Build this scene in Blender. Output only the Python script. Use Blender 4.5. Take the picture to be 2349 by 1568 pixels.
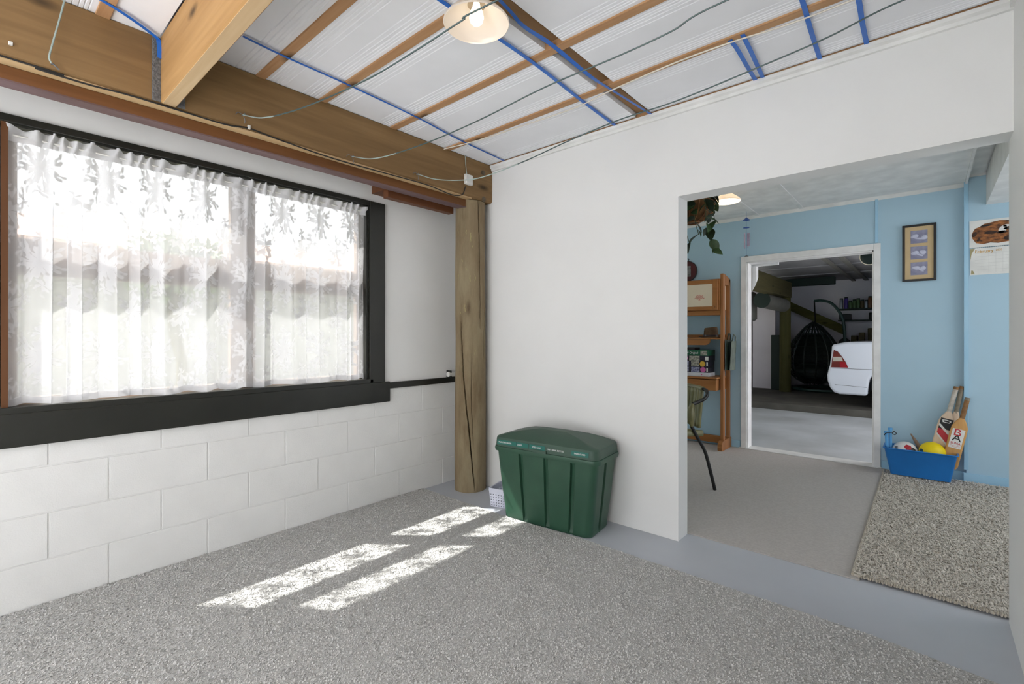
import bpy, bmesh, math, random
import numpy as np
from mathutils import Vector, Matrix, noise as mnoise
random.seed(7); rng = np.random.default_rng(7)
sc = bpy.context.scene
COL = sc.collection
for o in list(bpy.data.objects): bpy.data.objects.remove(o, do_unlink=True)

# ------------------------------------------------------------ camera (level, vertically shifted lens)
F, CY, TH, CAMX, CAMH = 1090.2, 767.6, math.radians(41.2), 2.841, 1.153
cam = bpy.data.objects.new('camera', bpy.data.cameras.new('camera')); COL.objects.link(cam)
cam.data.sensor_fit = 'HORIZONTAL'; cam.data.sensor_width = 36.0
cam.data.lens = 36.0 * F / 2349.0
cam.data.shift_y = (CY - 784.0) / 2349.0
cam.data.clip_start = 0.02
cam.location = (CAMX, 0, CAMH); cam.rotation_euler = (math.pi / 2, 0, TH)
sc.camera = cam

# ------------------------------------------------------------ sky, sun, exposure
SKY, SUN, EXPO = 2.7, 30.0, 0.17
w = bpy.data.worlds.new('sky'); sc.world = w; w.use_nodes = True
bg = w.node_tree.nodes['Background']
bg.inputs[0].default_value = (0.97, 0.985, 1.0, 1); bg.inputs[1].default_value = SKY
sun = bpy.data.objects.new('sun', bpy.data.lights.new('sun', 'SUN')); COL.objects.link(sun)
sun.data.energy = SUN; sun.data.angle = math.radians(0.6); sun.data.color = (1, 0.97, 0.92)
sun.rotation_euler = Vector((0.587, 0.47, -1.0)).to_track_quat('-Z', 'Y').to_euler()
sun.location = (-3, -2, 6)
def portal(loc, sx, sy, direction):
    l = bpy.data.lights.new('sky_portal', 'AREA'); l.shape = 'RECTANGLE'; l.size = sx; l.size_y = sy
    l.cycles.is_portal = True
    o = bpy.data.objects.new('sky_portal', l); COL.objects.link(o); o.location = loc
    o.rotation_euler = Vector(direction).to_track_quat('-Z', 'Y').to_euler()
portal((1.55, -2.05, 1.15), 2.9, 2.2, (0, 1, 0))
portal((-0.13, 0.93, 1.45), 1.7, 1.2, (1, 0, 0))
portal((4.75, 3.97, 1.3), 1.75, 1.8, (-1, 0, 0))
portal((-1.9, 6.5, 1.05), 2.2, 2.1, (1, 0, 0))
portal((3.42, 6.7, 1.1), 2.6, 2.1, (-1, 0, 0))
portal((-1.36, 4.05, 1.3), .9, 1.8, (1, 0, 0))
sc.view_settings.view_transform = 'Standard'; sc.view_settings.look = 'None'
sc.view_settings.exposure = EXPO; sc.view_settings.gamma = 1.0
sc.view_settings.use_curve_mapping = False

# ------------------------------------------------------------ photo pixel -> point on a known plane
CAMP = Vector((CAMX, 0, CAMH))
def ray(x, y):
    a, b = (x - 1174.5) / F, (CY - y) / F
    return Vector((-math.sin(TH) + math.cos(TH) * a, math.cos(TH) + math.sin(TH) * a, b))
def onX(x, y, X): d = ray(x, y); return CAMP + d * ((X - CAMX) / d.x)
def onY(x, y, Y): d = ray(x, y); return CAMP + d * (Y / d.y)
def onZ(x, y, Z): d = ray(x, y); return CAMP + d * ((Z - CAMH) / d.z)
def onPlane(x, y, p, n): d = ray(x, y); return CAMP + d * ((Vector(p) - CAMP).dot(n) / d.dot(n))

# ------------------------------------------------------------ materials
def lin(c):
    return tuple(((v / 255) / 12.92 if v / 255 <= .04045 else ((v / 255 + .055) / 1.055) ** 2.4) for v in c) + (1.0,)
def newmat(name):
    m = bpy.data.materials.new(name); m.use_nodes = True
    nt = m.node_tree; b = nt.nodes['Principled BSDF']
    return m, nt, b, nt.nodes.new, nt.links.new
def M(name, c, rough=.6, c2=None, scale=8, amt=1.0, stretch=(1, 1, 1), bump=0, bscale=None, metal=0, spec=.4, emis=None, estr=0, detail=4, alpha=1):
    m, nt, b, N, L = newmat(name)
    b.inputs['Base Color'].default_value = lin(c); b.inputs['Roughness'].default_value = rough
    b.inputs['Metallic'].default_value = metal; b.inputs['Specular IOR Level'].default_value = spec
    if c2 is None: c2 = tuple(max(0, v * .93) for v in c)
    tc = N('ShaderNodeTexCoord'); mp = N('ShaderNodeMapping'); mp.inputs['Scale'].default_value = stretch
    L(tc.outputs['Object'], mp.inputs[0])
    no = N('ShaderNodeTexNoise'); no.inputs['Scale'].default_value = scale; no.inputs['Detail'].default_value = detail
    L(mp.outputs[0], no.inputs['Vector'])
    r = N('ShaderNodeValToRGB'); r.color_ramp.elements[0].position = .35; r.color_ramp.elements[1].position = .68
    r.color_ramp.elements[0].color = lin(c2); r.color_ramp.elements[1].color = lin(c)
    L(no.outputs[0], r.inputs[0]); L(r.outputs[0], b.inputs['Base Color'])
    if bump:
        n2 = N('ShaderNodeTexNoise'); n2.inputs['Scale'].default_value = bscale or scale * 6; n2.inputs['Detail'].default_value = 3
        L(mp.outputs[0], n2.inputs['Vector'])
        bp = N('ShaderNodeBump'); bp.inputs['Strength'].default_value = bump; bp.inputs['Distance'].default_value = .004
        L(n2.outputs[0], bp.inputs['Height']); L(bp.outputs[0], b.inputs['Normal'])
    if emis:
        b.inputs['Emission Color'].default_value = lin(emis); b.inputs['Emission Strength'].default_value = estr
    if alpha < 1: b.inputs['Alpha'].default_value = alpha
    return m
def wood(name, ca, cb, axis='X', ring=14, rough=.6, knots=True, knotc=None, patch=None):
    """grain bands run along `axis`"""
    m, nt, b, N, L = newmat(name)
    tc = N('ShaderNodeTexCoord'); mp = N('ShaderNodeMapping')
    s = [7.0, 7.0, 7.0]; s['XYZ'.index(axis)] = .45
    mp.inputs['Scale'].default_value = s
    L(tc.outputs['Object'], mp.inputs[0])
    no = N('ShaderNodeTexNoise'); no.inputs['Scale'].default_value = 1.6; no.inputs['Detail'].default_value = 6; no.inputs['Distortion'].default_value = .6
    L(mp.outputs[0], no.inputs['Vector'])
    mu = N('ShaderNodeMath'); mu.operation = 'MULTIPLY'; mu.inputs[1].default_value = ring; L(no.outputs[0], mu.inputs[0])
    si = N('ShaderNodeMath'); si.operation = 'SINE'; L(mu.outputs[0], si.inputs[0])
    ma = N('ShaderNodeMath'); ma.operation = 'MULTIPLY_ADD'; ma.inputs[1].default_value = .22; ma.inputs[2].default_value = .28; L(si.outputs[0], ma.inputs[0])
    fi = N('ShaderNodeTexNoise'); fi.inputs['Scale'].default_value = 9; fi.inputs['Detail'].default_value = 4; L(mp.outputs[0], fi.inputs['Vector'])
    ad = N('ShaderNodeMath'); ad.operation = 'MULTIPLY_ADD'; ad.inputs[1].default_value = .45; L(fi.outputs[0], ad.inputs[0]); L(ma.outputs[0], ad.inputs[2])
    r = N('ShaderNodeValToRGB'); r.color_ramp.elements[0].position = .2; r.color_ramp.elements[1].position = .8
    r.color_ramp.elements[0].color = lin(cb); r.color_ramp.elements[1].color = lin(ca); L(ad.outputs[0], r.inputs[0])
    out = r.outputs[0]
    if knots:
        mp2 = N('ShaderNodeMapping'); s2 = [4.5, 4.5, 4.5]; s2['XYZ'.index(axis)] = 1.7; mp2.inputs['Scale'].default_value = s2
        L(tc.outputs['Object'], mp2.inputs[0])
        vo = N('ShaderNodeTexVoronoi'); vo.inputs['Scale'].default_value = 1.0; L(mp2.outputs[0], vo.inputs['Vector'])
        kr = N('ShaderNodeValToRGB'); kr.color_ramp.elements[0].position = .03; kr.color_ramp.elements[1].position = .12
        kr.color_ramp.elements[0].color = (1, 1, 1, 1); kr.color_ramp.elements[1].color = (0, 0, 0, 1); L(vo.outputs['Distance'], kr.inputs[0])
        mx = N('ShaderNodeMix'); mx.data_type = 'RGBA'; L(kr.outputs[0], mx.inputs[0]); L(out, mx.inputs[6])
        mx.inputs[7].default_value = lin(knotc or tuple(v * .55 for v in cb)); out = mx.outputs[2]
    if patch:
        pn_ = N('ShaderNodeTexNoise'); pn_.inputs['Scale'].default_value = 2.2; pn_.inputs['Detail'].default_value = 8; pn_.inputs['Roughness'].default_value = .65
        mp3 = N('ShaderNodeMapping'); s3 = [3.5, 3.5, 3.5]; s3['XYZ'.index(axis)] = 1.0; mp3.inputs['Scale'].default_value = s3
        L(tc.outputs['Object'], mp3.inputs[0]); L(mp3.outputs[0], pn_.inputs['Vector'])
        pr = N('ShaderNodeValToRGB'); pr.color_ramp.elements[0].position = .42; pr.color_ramp.elements[1].position = .66; L(pn_.outputs[0], pr.inputs[0])
        px = N('ShaderNodeMix'); px.data_type = 'RGBA'; L(pr.outputs[0], px.inputs[0]); L(out, px.inputs[6]); px.inputs[7].default_value = lin(patch); out = px.outputs[2]
    L(out, b.inputs['Base Color']); b.inputs['Roughness'].default_value = rough; b.inputs['Specular IOR Level'].default_value = .25
    bp = N('ShaderNodeBump'); bp.inputs['Strength'].default_value = .25; bp.inputs['Distance'].default_value = .002
    L(ad.outputs[0], bp.inputs['Height']); L(bp.outputs[0], b.inputs['Normal'])
    return m
def glassmat(name, tint=(.97, .98, .98)):
    m, nt, b, N, L = newmat(name); nt.nodes.remove(b)
    t = N('ShaderNodeBsdfTransparent'); t.inputs[0].default_value = (*tint, 1)
    g = N('ShaderNodeBsdfGlossy'); g.inputs['Roughness'].default_value = .03
    mx = N('ShaderNodeMixShader'); mx.inputs[0].default_value = .06
    L(t.outputs[0], mx.inputs[1]); L(g.outputs[0], mx.inputs[2]); L(mx.outputs[0], nt.nodes['Material Output'].inputs[0])
    return m
def lacemat(name, net=.70, motif=.96, pattern=True, solid=.7):
    m, nt, b, N, L = newmat(name); nt.nodes.remove(b)
    def math_(op, a, c=None, d=None):
        n = N('ShaderNodeMath'); n.operation = op
        for i, v in enumerate((a, c, d)):
            if v is None: continue
            if isinstance(v, (int, float)): n.inputs[i].default_value = v
            else: L(v, n.inputs[i])
        return n.outputs[0]
    uv = N('ShaderNodeUVMap'); uv.uv_map = 'UVMap'
    if pattern:
        ns = N('ShaderNodeTexNoise'); ns.inputs['Scale'].default_value = 14; L(uv.outputs[0], ns.inputs['Vector'])
        dis = N('ShaderNodeVectorMath'); dis.operation = 'SCALE'; dis.inputs['Scale'].default_value = .035
        sb = N('ShaderNodeVectorMath'); sb.operation = 'SUBTRACT'; L(ns.outputs['Color'], sb.inputs[0]); sb.inputs[1].default_value = (.5, .5, .5)
        L(sb.outputs[0], dis.inputs[0])
        av = N('ShaderNodeVectorMath'); av.operation = 'ADD'; L(uv.outputs[0], av.inputs[0]); L(dis.outputs[0], av.inputs[1])
        sp = N('ShaderNodeSeparateXYZ'); L(av.outputs[0], sp.inputs[0])
        def motif_f(TU, TV, ou, ov, n, R):
            u = math_('SUBTRACT', math_('FRACT', math_('ADD', math_('DIVIDE', sp.outputs[0], TU), ou)), .5)
            v = math_('SUBTRACT', math_('FRACT', math_('ADD', math_('DIVIDE', sp.outputs[1], TV), ov)), .5)
            u = math_('MULTIPLY', u, TU); v = math_('MULTIPLY', v, TV)
            r = math_('SQRT', math_('ADD', math_('MULTIPLY', u, u), math_('MULTIPLY', math_('MULTIPLY', v, v), .6)))
            th = math_('ARCTAN2', u, v)
            pet = math_('ADD', math_('COSINE', math_('ADD', math_('MULTIPLY', th, n), math_('MULTIPLY', math_('SINE', math_('MULTIPLY', r, 60.)), 1.4))), math_('MULTIPLY', math_('COSINE', math_('MULTIPLY', th, n * 3.)), .6))
            lim = math_('MULTIPLY_ADD', pet, R * .3, R * .72)
            inside = math_('SUBTRACT', lim, r)
            veins = math_('MULTIPLY', math_('SINE', math_('ADD', math_('MULTIPLY', r, 210.), math_('MULTIPLY', th, n))), .008)
            return math_('MULTIPLY', math_('ADD', inside, veins), 60.)
        a1 = motif_f(.30, .42, 0, 0, 7, .105); a2 = motif_f(.30, .42, .5, .5, 5, .085); a3 = motif_f(.15, .21, .5, .0, 4, .035)
        a4 = motif_f(.30, .21, .25, .25, 3, .045)
        pm = math_('MAXIMUM', math_('MAXIMUM', a1, a2), math_('MAXIMUM', a3, a4))
        cl = N('ShaderNodeClamp'); L(pm, cl.inputs[0])
        fac = math_('MULTIPLY_ADD', cl.outputs[0], motif - net, net)
    else:
        fac = solid
    t = N('ShaderNodeBsdfTransparent')
    d = N('ShaderNodeBsdfDiffuse'); d.inputs[0].default_value = (.68, .68, .70, 1)
    tr = N('ShaderNodeBsdfTranslucent'); tr.inputs[0].default_value = (.75, .75, .77, 1)
    m1 = N('ShaderNodeMixShader'); m1.inputs[0].default_value = .09; L(d.outputs[0], m1.inputs[1]); L(tr.outputs[0], m1.inputs[2])
    mx = N('ShaderNodeMixShader')
    if isinstance(fac, float): mx.inputs[0].default_value = fac
    else: L(fac, mx.inputs[0])
    L(t.outputs[0], mx.inputs[1]); L(m1.outputs[0], mx.inputs[2]); L(mx.outputs[0], nt.nodes['Material Output'].inputs[0])
    return m

MT = dict(
    white=M('white_paint', (232, 232, 231), .55, (229, 229, 228), 3, bump=.05, bscale=120),
    blockwhite=M('painted_block', (231, 231, 230), .6, (226, 226, 225), 6, bump=.25, bscale=160),
    panel=M('polystyrene', (238, 239, 243), .75, (234, 235, 239), 5),
    black=M('black_paint', (34, 35, 30), .35, (28, 29, 25), 5, bump=.06, bscale=60, spec=.5),
    slab=M('grey_floor_paint', (190, 194, 201), .42, (184, 188, 196), 2.2, bump=.05, bscale=30, spec=.4),
    carpet=M('grey_carpet', (204, 203, 201), .95, (184, 183, 181), 130, bump=.8, bscale=260, spec=.05, detail=6),
    pile=M('carpet_pile', (220, 219, 217), .95, (192, 191, 189), 90, spec=.05),
    carpet2=M('taupe_carpet', (190, 185, 181), .95, (180, 175, 171), 70, bump=.5, bscale=300, spec=.05),
    rug=M('shag_base', (206, 200, 190), .95, (186, 180, 170), 60, spec=.05),
    shag=M('shag_pile', (232, 226, 216), .9, (196, 188, 178), 55, spec=.08),
    rugedge=M('rug_binding', (205, 198, 184), .9, (170, 160, 145), 90, spec=.08),
    beam=wood('beam_timber', (148, 118, 80), (122, 95, 62), 'Y', 7, .65),
    joist=wood('joist_timber', (182, 144, 96), (157, 119, 74), 'X', 7, .65),
    sawn=wood('sawn_underside', (214, 188, 148), (192, 162, 120), 'Y', 9, .75, knots=False),
    sawnx=wood('sawn_underside_joist', (212, 188, 152), (188, 160, 122), 'X', 9, .75, knots=False),
    plate=wood('stained_plate', (120, 80, 47), (96, 62, 35), 'Y', 6, .55, knots=False),
    plate2=wood('dark_stained_board', (108, 66, 40), (80, 46, 26), 'Y', 6, .5, knots=False),
    mauve=M('mauve_primer', (118, 96, 98), .7, (96, 74, 72), 9, stretch=(1, .2, 1)),
    batten=wood('batten_timber', (204, 168, 130), (172, 130, 92), 'X', 9, .7),
    rafter=wood('rafter_timber', (172, 138, 100), (138, 104, 70), 'Y', 8, .7),
    strap=M('blue_strap', (42, 112, 205), .35, (36, 100, 190), 6),
    bolt=M('weathered_bolt', (112, 98, 80), .6, (92, 80, 64), 60), galv=M('galvanised', (128, 130, 132), .55, (92, 94, 96), 90, bump=.6, bscale=150, metal=.3),
    wire=M('shaded_wire', (74, 92, 92), .4, (62, 80, 80), 30, metal=.2),  # clothesline tone where it is unlit against the ceiling
    wirepale=M('pale_wire', (168, 182, 178), .4, (150, 166, 162), 30, metal=.2),
    cable=M('black_cable', (38, 36, 34), .5),
    whitecable=M('white_cable', (232, 226, 214), .5),
    plastic_w=M('white_plastic', (232, 231, 226), .4),
    green=M('bin_green', (48, 84, 65), .42, (44, 78, 61), 9, bump=.08, bscale=300, spec=.45),
    greenlid=M('lid_green', (62, 86, 73), .5, (58, 81, 69), 9, bump=.1, bscale=300, spec=.4),
    sticker=M('teal_sticker', (26, 108, 96), .4, (24, 100, 90), 10),
    print_w=M('white_print', (245, 246, 245), .6),
    basket=M('basket_plastic', (216, 218, 232), .35, (210, 212, 228), 10),
    blue=M('blue_wall', (172, 202, 219), .55, (169, 199, 216), 2.5, bump=.05, bscale=90),
    bluetrim=M('blue_trim', (170, 207, 228), .5, (153, 198, 225), 3),
    desk=wood('desk_wood', (168, 114, 66), (138, 90, 48), 'X', 5, .4),
    deskz=wood('desk_wood_upright', (160, 108, 64), (132, 86, 48), 'Z', 5, .4),
    cream=M('cream_panel', (226, 214, 192), .6, (222, 208, 185), 4),
    shell=M('shell_red', (214, 128, 116), .6),
    hat=M('hat_felt', (104, 84, 66), .9, (88, 70, 55), 20, bump=.3, bscale=120, spec=.1),
    bagdark=M('dark_green_bag', (40, 54, 44), .6, (30, 42, 34), 12),
    baggrey=M('grey_green_bag', (92, 104, 92), .6, (74, 86, 76), 14, bump=.4, bscale=30),
    olive=M('olive_vinyl', (128, 124, 82), .4, (112, 108, 70), 9, spec=.5),
    blackmetal=M('black_metal', (22, 22, 22), .35, spec=.5),
    plaque=M('maroon_plaque', (84, 26, 30), .35, (70, 20, 24), 8),
    darkrim=M('dark_rim', (38, 22, 26), .35),
    photo=M('photo_grey', (150, 150, 150), .5, (70, 72, 74), 18),
    tub=M('blue_tub', (36, 120, 196), .4, (32, 112, 186), 6, spec=.4),
    stump=M('light_blue_plastic', (98, 172, 228), .45),
    ballw=M('ball_white', (230, 228, 226), .45), ballr=M('ball_red', (178, 32, 46), .45), ballk=M('ball_black', (32, 28, 26), .45),
    bally=M('ball_yellow', (240, 214, 8), .5, (236, 208, 4), 5), ballteal=M('ball_teal', (22, 84, 106), .5),
    batwood=wood('bat_willow', (206, 158, 98), (180, 130, 74), 'Z', 5, .45, knots=False),
    batpale=wood('bat_pale_willow', (222, 200, 176), (198, 172, 148), 'Z', 5, .5, knots=False),
    gripw=M('grip_white', (206, 200, 190), .8, (178, 170, 158), 40, bump=.4, bscale=80), gripg=M('grip_grey', (150, 140, 122), .8, (126, 116, 100), 40, bump=.4, bscale=80),
    gripb=M('grip_brown', (150, 112, 74), .8, (124, 90, 58), 40, bump=.4, bscale=80),
    red=M('print_red', (200, 44, 54), .5), blackp=M('print_black', (24, 24, 26), .5), purple=M('print_purple', (96, 40, 120), .5),
    stick=M('driftwood_stick', (140, 120, 104), .7, (118, 98, 84), 30),
    frameblack=M('frame_black', (36, 34, 34), .4), mat_tan=M('mount_tan', (206, 182, 142), .8, (200, 176, 136), 12),
    artgrey=M('art_lavender', (156, 156, 178), .5, (124, 124, 150), 22), artlight=M('art_relief', (214, 216, 232), .5, (180, 182, 206), 30),
    paper=M('paper_white', (232, 232, 228), .7), paperline=M('paper_rule', (198, 198, 196), .7), gold=M('gold_print', (212, 160, 60), .6), olivepat=M('paper_leaf', (170, 160, 120), .7),
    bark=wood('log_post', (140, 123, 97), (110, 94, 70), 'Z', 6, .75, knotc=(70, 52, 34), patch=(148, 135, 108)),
    barkpale=M('sapwood_scar', (176, 166, 122), .8, (150, 138, 96), 30, stretch=(1, 1, .3)),
    trimwhite=M('white_trim', (236, 236, 234), .45),
    doorwhite=M('door_frame_white', (238, 238, 238), .45),
    sash=M('sash_paint', (140, 122, 108), .5), winwood=wood('window_wood', (104, 68, 42), (82, 52, 30), 'Z', 6, .5, knots=False),
    glass=glassmat('window_glass'),
    lace=lacemat('lace'), lacehead=lacemat('lace_heading', pattern=False, solid=.88), lacehem=lacemat('lace_hem', pattern=False, solid=.75),
    shade=None, bulb=None, brass=M('peach_metal', (206, 150, 108), .35, metal=.2), socket=M('socket_clear', (190, 176, 160), .25, spec=.6),
    tleaf=M('tree_leaf', (136, 146, 122), .6, (108, 118, 98), 8), leaf=M('leaf_green', (70, 96, 56), .45, (44, 66, 36), 30, spec=.4), leafdark=M('leaf_dark', (40, 58, 38), .45, (28, 42, 26), 30, spec=.4),
    stem=M('plant_stem', (74, 84, 50), .6), basketbrown=M('coir_basket', (118, 84, 48), .85, (86, 58, 30), 40, stretch=(1, 1, .25), bump=.6, bscale=120),
    copper=M('copper_wire', (150, 100, 60), .4, metal=.5),
    chimeblue=M('chime_blue', (44, 88, 176), .35), chimetube=M('chime_metal', (196, 176, 198), .25, metal=.8),
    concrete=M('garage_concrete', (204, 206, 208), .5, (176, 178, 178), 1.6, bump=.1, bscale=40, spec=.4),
    concshade=M('garage_concrete_shaded', (96, 92, 84), .8, (78, 74, 68), 3), gwall=M('garage_wall', (216, 210, 216), .8, (206, 200, 206), 2), gceil=M('garage_ceiling', (150, 148, 150), .8, (138, 136, 138), 2),  # second entry: concrete with the shade of the back floor in its colour
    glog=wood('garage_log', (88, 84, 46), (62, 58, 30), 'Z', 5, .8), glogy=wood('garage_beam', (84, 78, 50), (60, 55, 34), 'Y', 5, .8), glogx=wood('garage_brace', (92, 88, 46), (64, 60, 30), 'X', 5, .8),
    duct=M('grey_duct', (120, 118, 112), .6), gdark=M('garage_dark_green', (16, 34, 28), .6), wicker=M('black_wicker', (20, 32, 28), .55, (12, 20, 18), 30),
    gpole=M('stand_pole_green', (44, 72, 66), .4), carwhite=M('car_white', (226, 228, 236), .22, (224, 226, 234), 2, spec=.6), cardark=M('car_trim_dark', (30, 30, 32), .5), tyre=M('tyre', (18, 18, 18), .7),
    lampred=M('tail_red', (176, 16, 34), .15, (150, 10, 26), 6, spec=.7), lampamber=M('tail_brown', (120, 34, 22), .15, (104, 28, 18), 6, spec=.7), lampclear=M('tail_clear', (206, 196, 182), .15, spec=.7),
    jar1=M('jar_steel', (150, 156, 164), .3, metal=.5), jar2=M('jar_violet', (88, 66, 150), .3), jar3=M('jar_green', (84, 110, 70), .3), jar4=M('jar_brown', (122, 82, 52), .3), clutter=M('clutter_brown', (104, 88, 56), .7, (80, 68, 44), 12),
    lawn=M('lawn', (160, 168, 126), .9, (142, 150, 108), 14), ext=M('neighbour_wall', (166, 164, 160), .8), path=M('outside_path', (140, 138, 134), .8), roof=M('neighbour_roof', (200, 168, 152), .8, (184, 150, 134), 10), fascia=M('neighbour_fascia', (120, 118, 118), .8),
    eave=M('eave_white', (220, 220, 218), .7),
)
def glow(name, c, strength, trans=0.0):
    m, nt, b, N, L = newmat(name); nt.nodes.remove(b)
    e = N('ShaderNodeEmission'); e.inputs[0].default_value = (*c, 1); e.inputs[1].default_value = strength
    L(e.outputs[0], nt.nodes['Material Output'].inputs[0]); return m
MT['bulb'] = glow('bulb_glow', (1, .86, .62), 2.6)
def milk():
    m, nt, b, N, L = newmat('milk_glass'); nt.nodes.remove(b)
    d = N('ShaderNodeBsdfDiffuse'); d.inputs[0].default_value = (.9, .86, .82, 1)
    t = N('ShaderNodeBsdfTranslucent'); t.inputs[0].default_value = (.9, .84, .78, 1)
    g = N('ShaderNodeBsdfGlossy'); g.inputs['Roughness'].default_value = .15
    m1 = N('ShaderNodeMixShader'); m1.inputs[0].default_value = .5; L(d.outputs[0], m1.inputs[1]); L(t.outputs[0], m1.inputs[2])
    m2 = N('ShaderNodeMixShader'); m2.inputs[0].default_value = .05; L(m1.outputs[0], m2.inputs[1]); L(g.outputs[0], m2.inputs[2])
    L(m2.outputs[0], nt.nodes['Material Output'].inputs[0]); return m
MT['shade'] = milk()

# ------------------------------------------------------------ mesh building
class MB:
    def __init__(s): s.v = []; s.f = []; s.uv = None
    def add(s, vs, fs):
        k = len(s.v); s.v += [tuple(p) for p in vs]; s.f += [tuple(i + k for i in q) for q in fs]; return s
    def box(s, x0, x1, y0, y1, z0, z1, bev=0, rot=None, piv=None):
        bm = bmesh.new(); bmesh.ops.create_cube(bm, size=1)
        for v in bm.verts: v.co = Vector(((x0 + x1) / 2 + v.co.x * (x1 - x0), (y0 + y1) / 2 + v.co.y * (y1 - y0), (z0 + z1) / 2 + v.co.z * (z1 - z0)))
        if bev: bmesh.ops.bevel(bm, geom=list(bm.edges), offset=bev, segments=2, affect='EDGES', profile=.5)
        return s.frombm(bm, rot, piv)
    def frombm(s, bm, rot=None, piv=None):
        if rot is not None:
            p = Vector(piv or (0, 0, 0))
            for v in bm.verts: v.co = rot @ (v.co - p) + p
        bm.verts.index_update()
        s.add([v.co for v in bm.verts], [[v.index for v in f.verts] for f in bm.faces]); bm.free(); return s
    def tube(s, pts, r, n=8, caps=True):
        pts = [Vector(p) for p in pts]; m = len(pts)
        rs = r if isinstance(r, (list, tuple)) else [r] * m
        up = None; rings = []
        for i in range(m):
            t = (pts[min(i + 1, m - 1)] - pts[max(i - 1, 0)]).normalized()
            if up is None:
                up = Vector((0, 0, 1)) if abs(t.z) < .9 else Vector((1, 0, 0))
            a = t.cross(up)
            if a.length < 1e-6: a = t.orthogonal()
            a.normalize(); b = a.cross(t).normalized(); up = b
            rings.append([pts[i] + (a * math.cos(2 * math.pi * k / n) + b * math.sin(2 * math.pi * k / n)) * rs[i] for k in range(n)])
        vs = [p for q in rings for p in q]; fs = []
        for i in range(m - 1):
            for k in range(n):
                fs.append((i * n + k, i * n + (k + 1) % n, (i + 1) * n + (k + 1) % n, (i + 1) * n + k))
        if caps: fs += [tuple(range(n))[::-1], tuple((m - 1) * n + k for k in range(n))]
        return s.add(vs, fs)
    def lathe(s, prof, c, n=32, axis='Z', cap=False):
        c = Vector(c); vs = []; fs = []
        for r, z in prof:
            for k in range(n):
                a = 2 * math.pi * k / n
                p = Vector((r * math.cos(a), r * math.sin(a), z))
                if axis == 'Y': p = Vector((p.x, p.z, p.y))
                if axis == 'X': p = Vector((p.z, p.x, p.y))
                vs.append(c + p)
        for i in range(len(prof) - 1):
            for k in range(n): fs.append((i * n + k, i * n + (k + 1) % n, (i + 1) * n + (k + 1) % n, (i + 1) * n + k))
        if cap: fs += [tuple(range(n))[::-1], tuple((len(prof) - 1) * n + k for k in range(n))]
        return s.add(vs, fs)
    def prism(s, poly, ext):
        ext = Vector(ext); n = len(poly); a = [Vector(p) for p in poly]
        return s.add(a + [p + ext for p in a], [tuple(range(n))[::-1], tuple(range(n, 2 * n))] + [(i, (i + 1) % n, n + (i + 1) % n, n + i) for i in range(n)])
    def loft(s, loops, closed=True, cap=True):
        n = len(loops[0]); fs = []
        for i in range(len(loops) - 1):
            for k in range(n if closed else n - 1): fs.append((i * n + k, i * n + (k + 1) % n, (i + 1) * n + (k + 1) % n, (i + 1) * n + k))
        if cap: fs += [tuple(range(n))[::-1], tuple((len(loops) - 1) * n + k for k in range(n))]
        return s.add([p for l in loops for p in l], fs)
    def sphere(s, c, r, sc_=(1, 1, 1), n=24, m=14):
        prof = [(r * math.sin(math.pi * i / m) + 1e-5, -r * math.cos(math.pi * i / m)) for i in range(m + 1)]
        k = len(s.v); s.lathe(prof, (0, 0, 0), n)
        for i in range(k, len(s.v)): p = s.v[i]; s.v[i] = (c[0] + p[0] * sc_[0], c[1] + p[1] * sc_[1], c[2] + p[2] * sc_[2])
        return s
    def grid(s, P):
        n = len(P); m = len(P[0])
        return s.add([p for r in P for p in r], [(i * m + j, i * m + j + 1, (i + 1) * m + j + 1, (i + 1) * m + j) for i in range(n - 1) for j in range(m - 1)])
    def mesh(s, name, org=(0, 0, 0)):
        me = bpy.data.meshes.new(name)
        me.from_pydata([(p[0] - org[0], p[1] - org[1], p[2] - org[2]) for p in s.v], [], s.f)
        bm = bmesh.new(); bm.from_mesh(me); bmesh.ops.recalc_face_normals(bm, faces=bm.faces); bm.to_mesh(me); bm.free()
        me.update(); return me
WORG = {}
def tag(o, label=None, cat=None, group=None, kind=None):
    if label: o['label'] = label
    if cat: o['category'] = cat
    if group: o['group'] = group
    if kind: o['kind'] = kind
    return o
def smooth(me, ang=35):
    for p in me.polygons: p.use_smooth = True
    try: me.set_sharp_from_angle(angle=math.radians(ang))
    except Exception: pass
def ob(name, mb, mat, parent=None, label=None, cat=None, group=None, kind=None, sm=True, org=None):
    v = np.array(mb.v) if isinstance(mb, MB) else None
    if org is None: org = ((v[:, 0].min() + v[:, 0].max()) / 2, (v[:, 1].min() + v[:, 1].max()) / 2, v[:, 2].min())
    me = mb.mesh(name, org) if isinstance(mb, MB) else mb
    if sm: smooth(me)
    me.materials.append(MT[mat] if isinstance(mat, str) else mat)
    o = bpy.data.objects.new(name, me); COL.objects.link(o); place(o, org, parent)
    return tag(o, label, cat, group, kind)
def place(o, org, parent):
    WORG[o] = Vector(org)
    if parent is not None: o.parent = parent; o.location = Vector(org) - WORG[parent]
    else: o.location = org
def empty(name, loc, label=None, cat=None, group=None, kind=None, parent=None):
    o = bpy.data.objects.new(name, None); COL.objects.link(o); place(o, loc, parent); o.empty_display_size = .05
    return tag(o, label, cat, group, kind)
def text_mesh(txt, size, depth=.0004):
    c = bpy.data.curves.new('t', 'FONT'); c.body = txt; c.size = size; c.extrude = depth; c.align_x = 'CENTER'; c.align_y = 'CENTER'; c.resolution_u = 3
    o = bpy.data.objects.new('t', c); COL.objects.link(o)
    dg = bpy.context.evaluated_depsgraph_get(); dg.update()
    me = bpy.data.meshes.new_from_object(o.evaluated_get(dg)); bpy.data.objects.remove(o, do_unlink=True); bpy.data.curves.remove(c)
    return me
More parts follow.
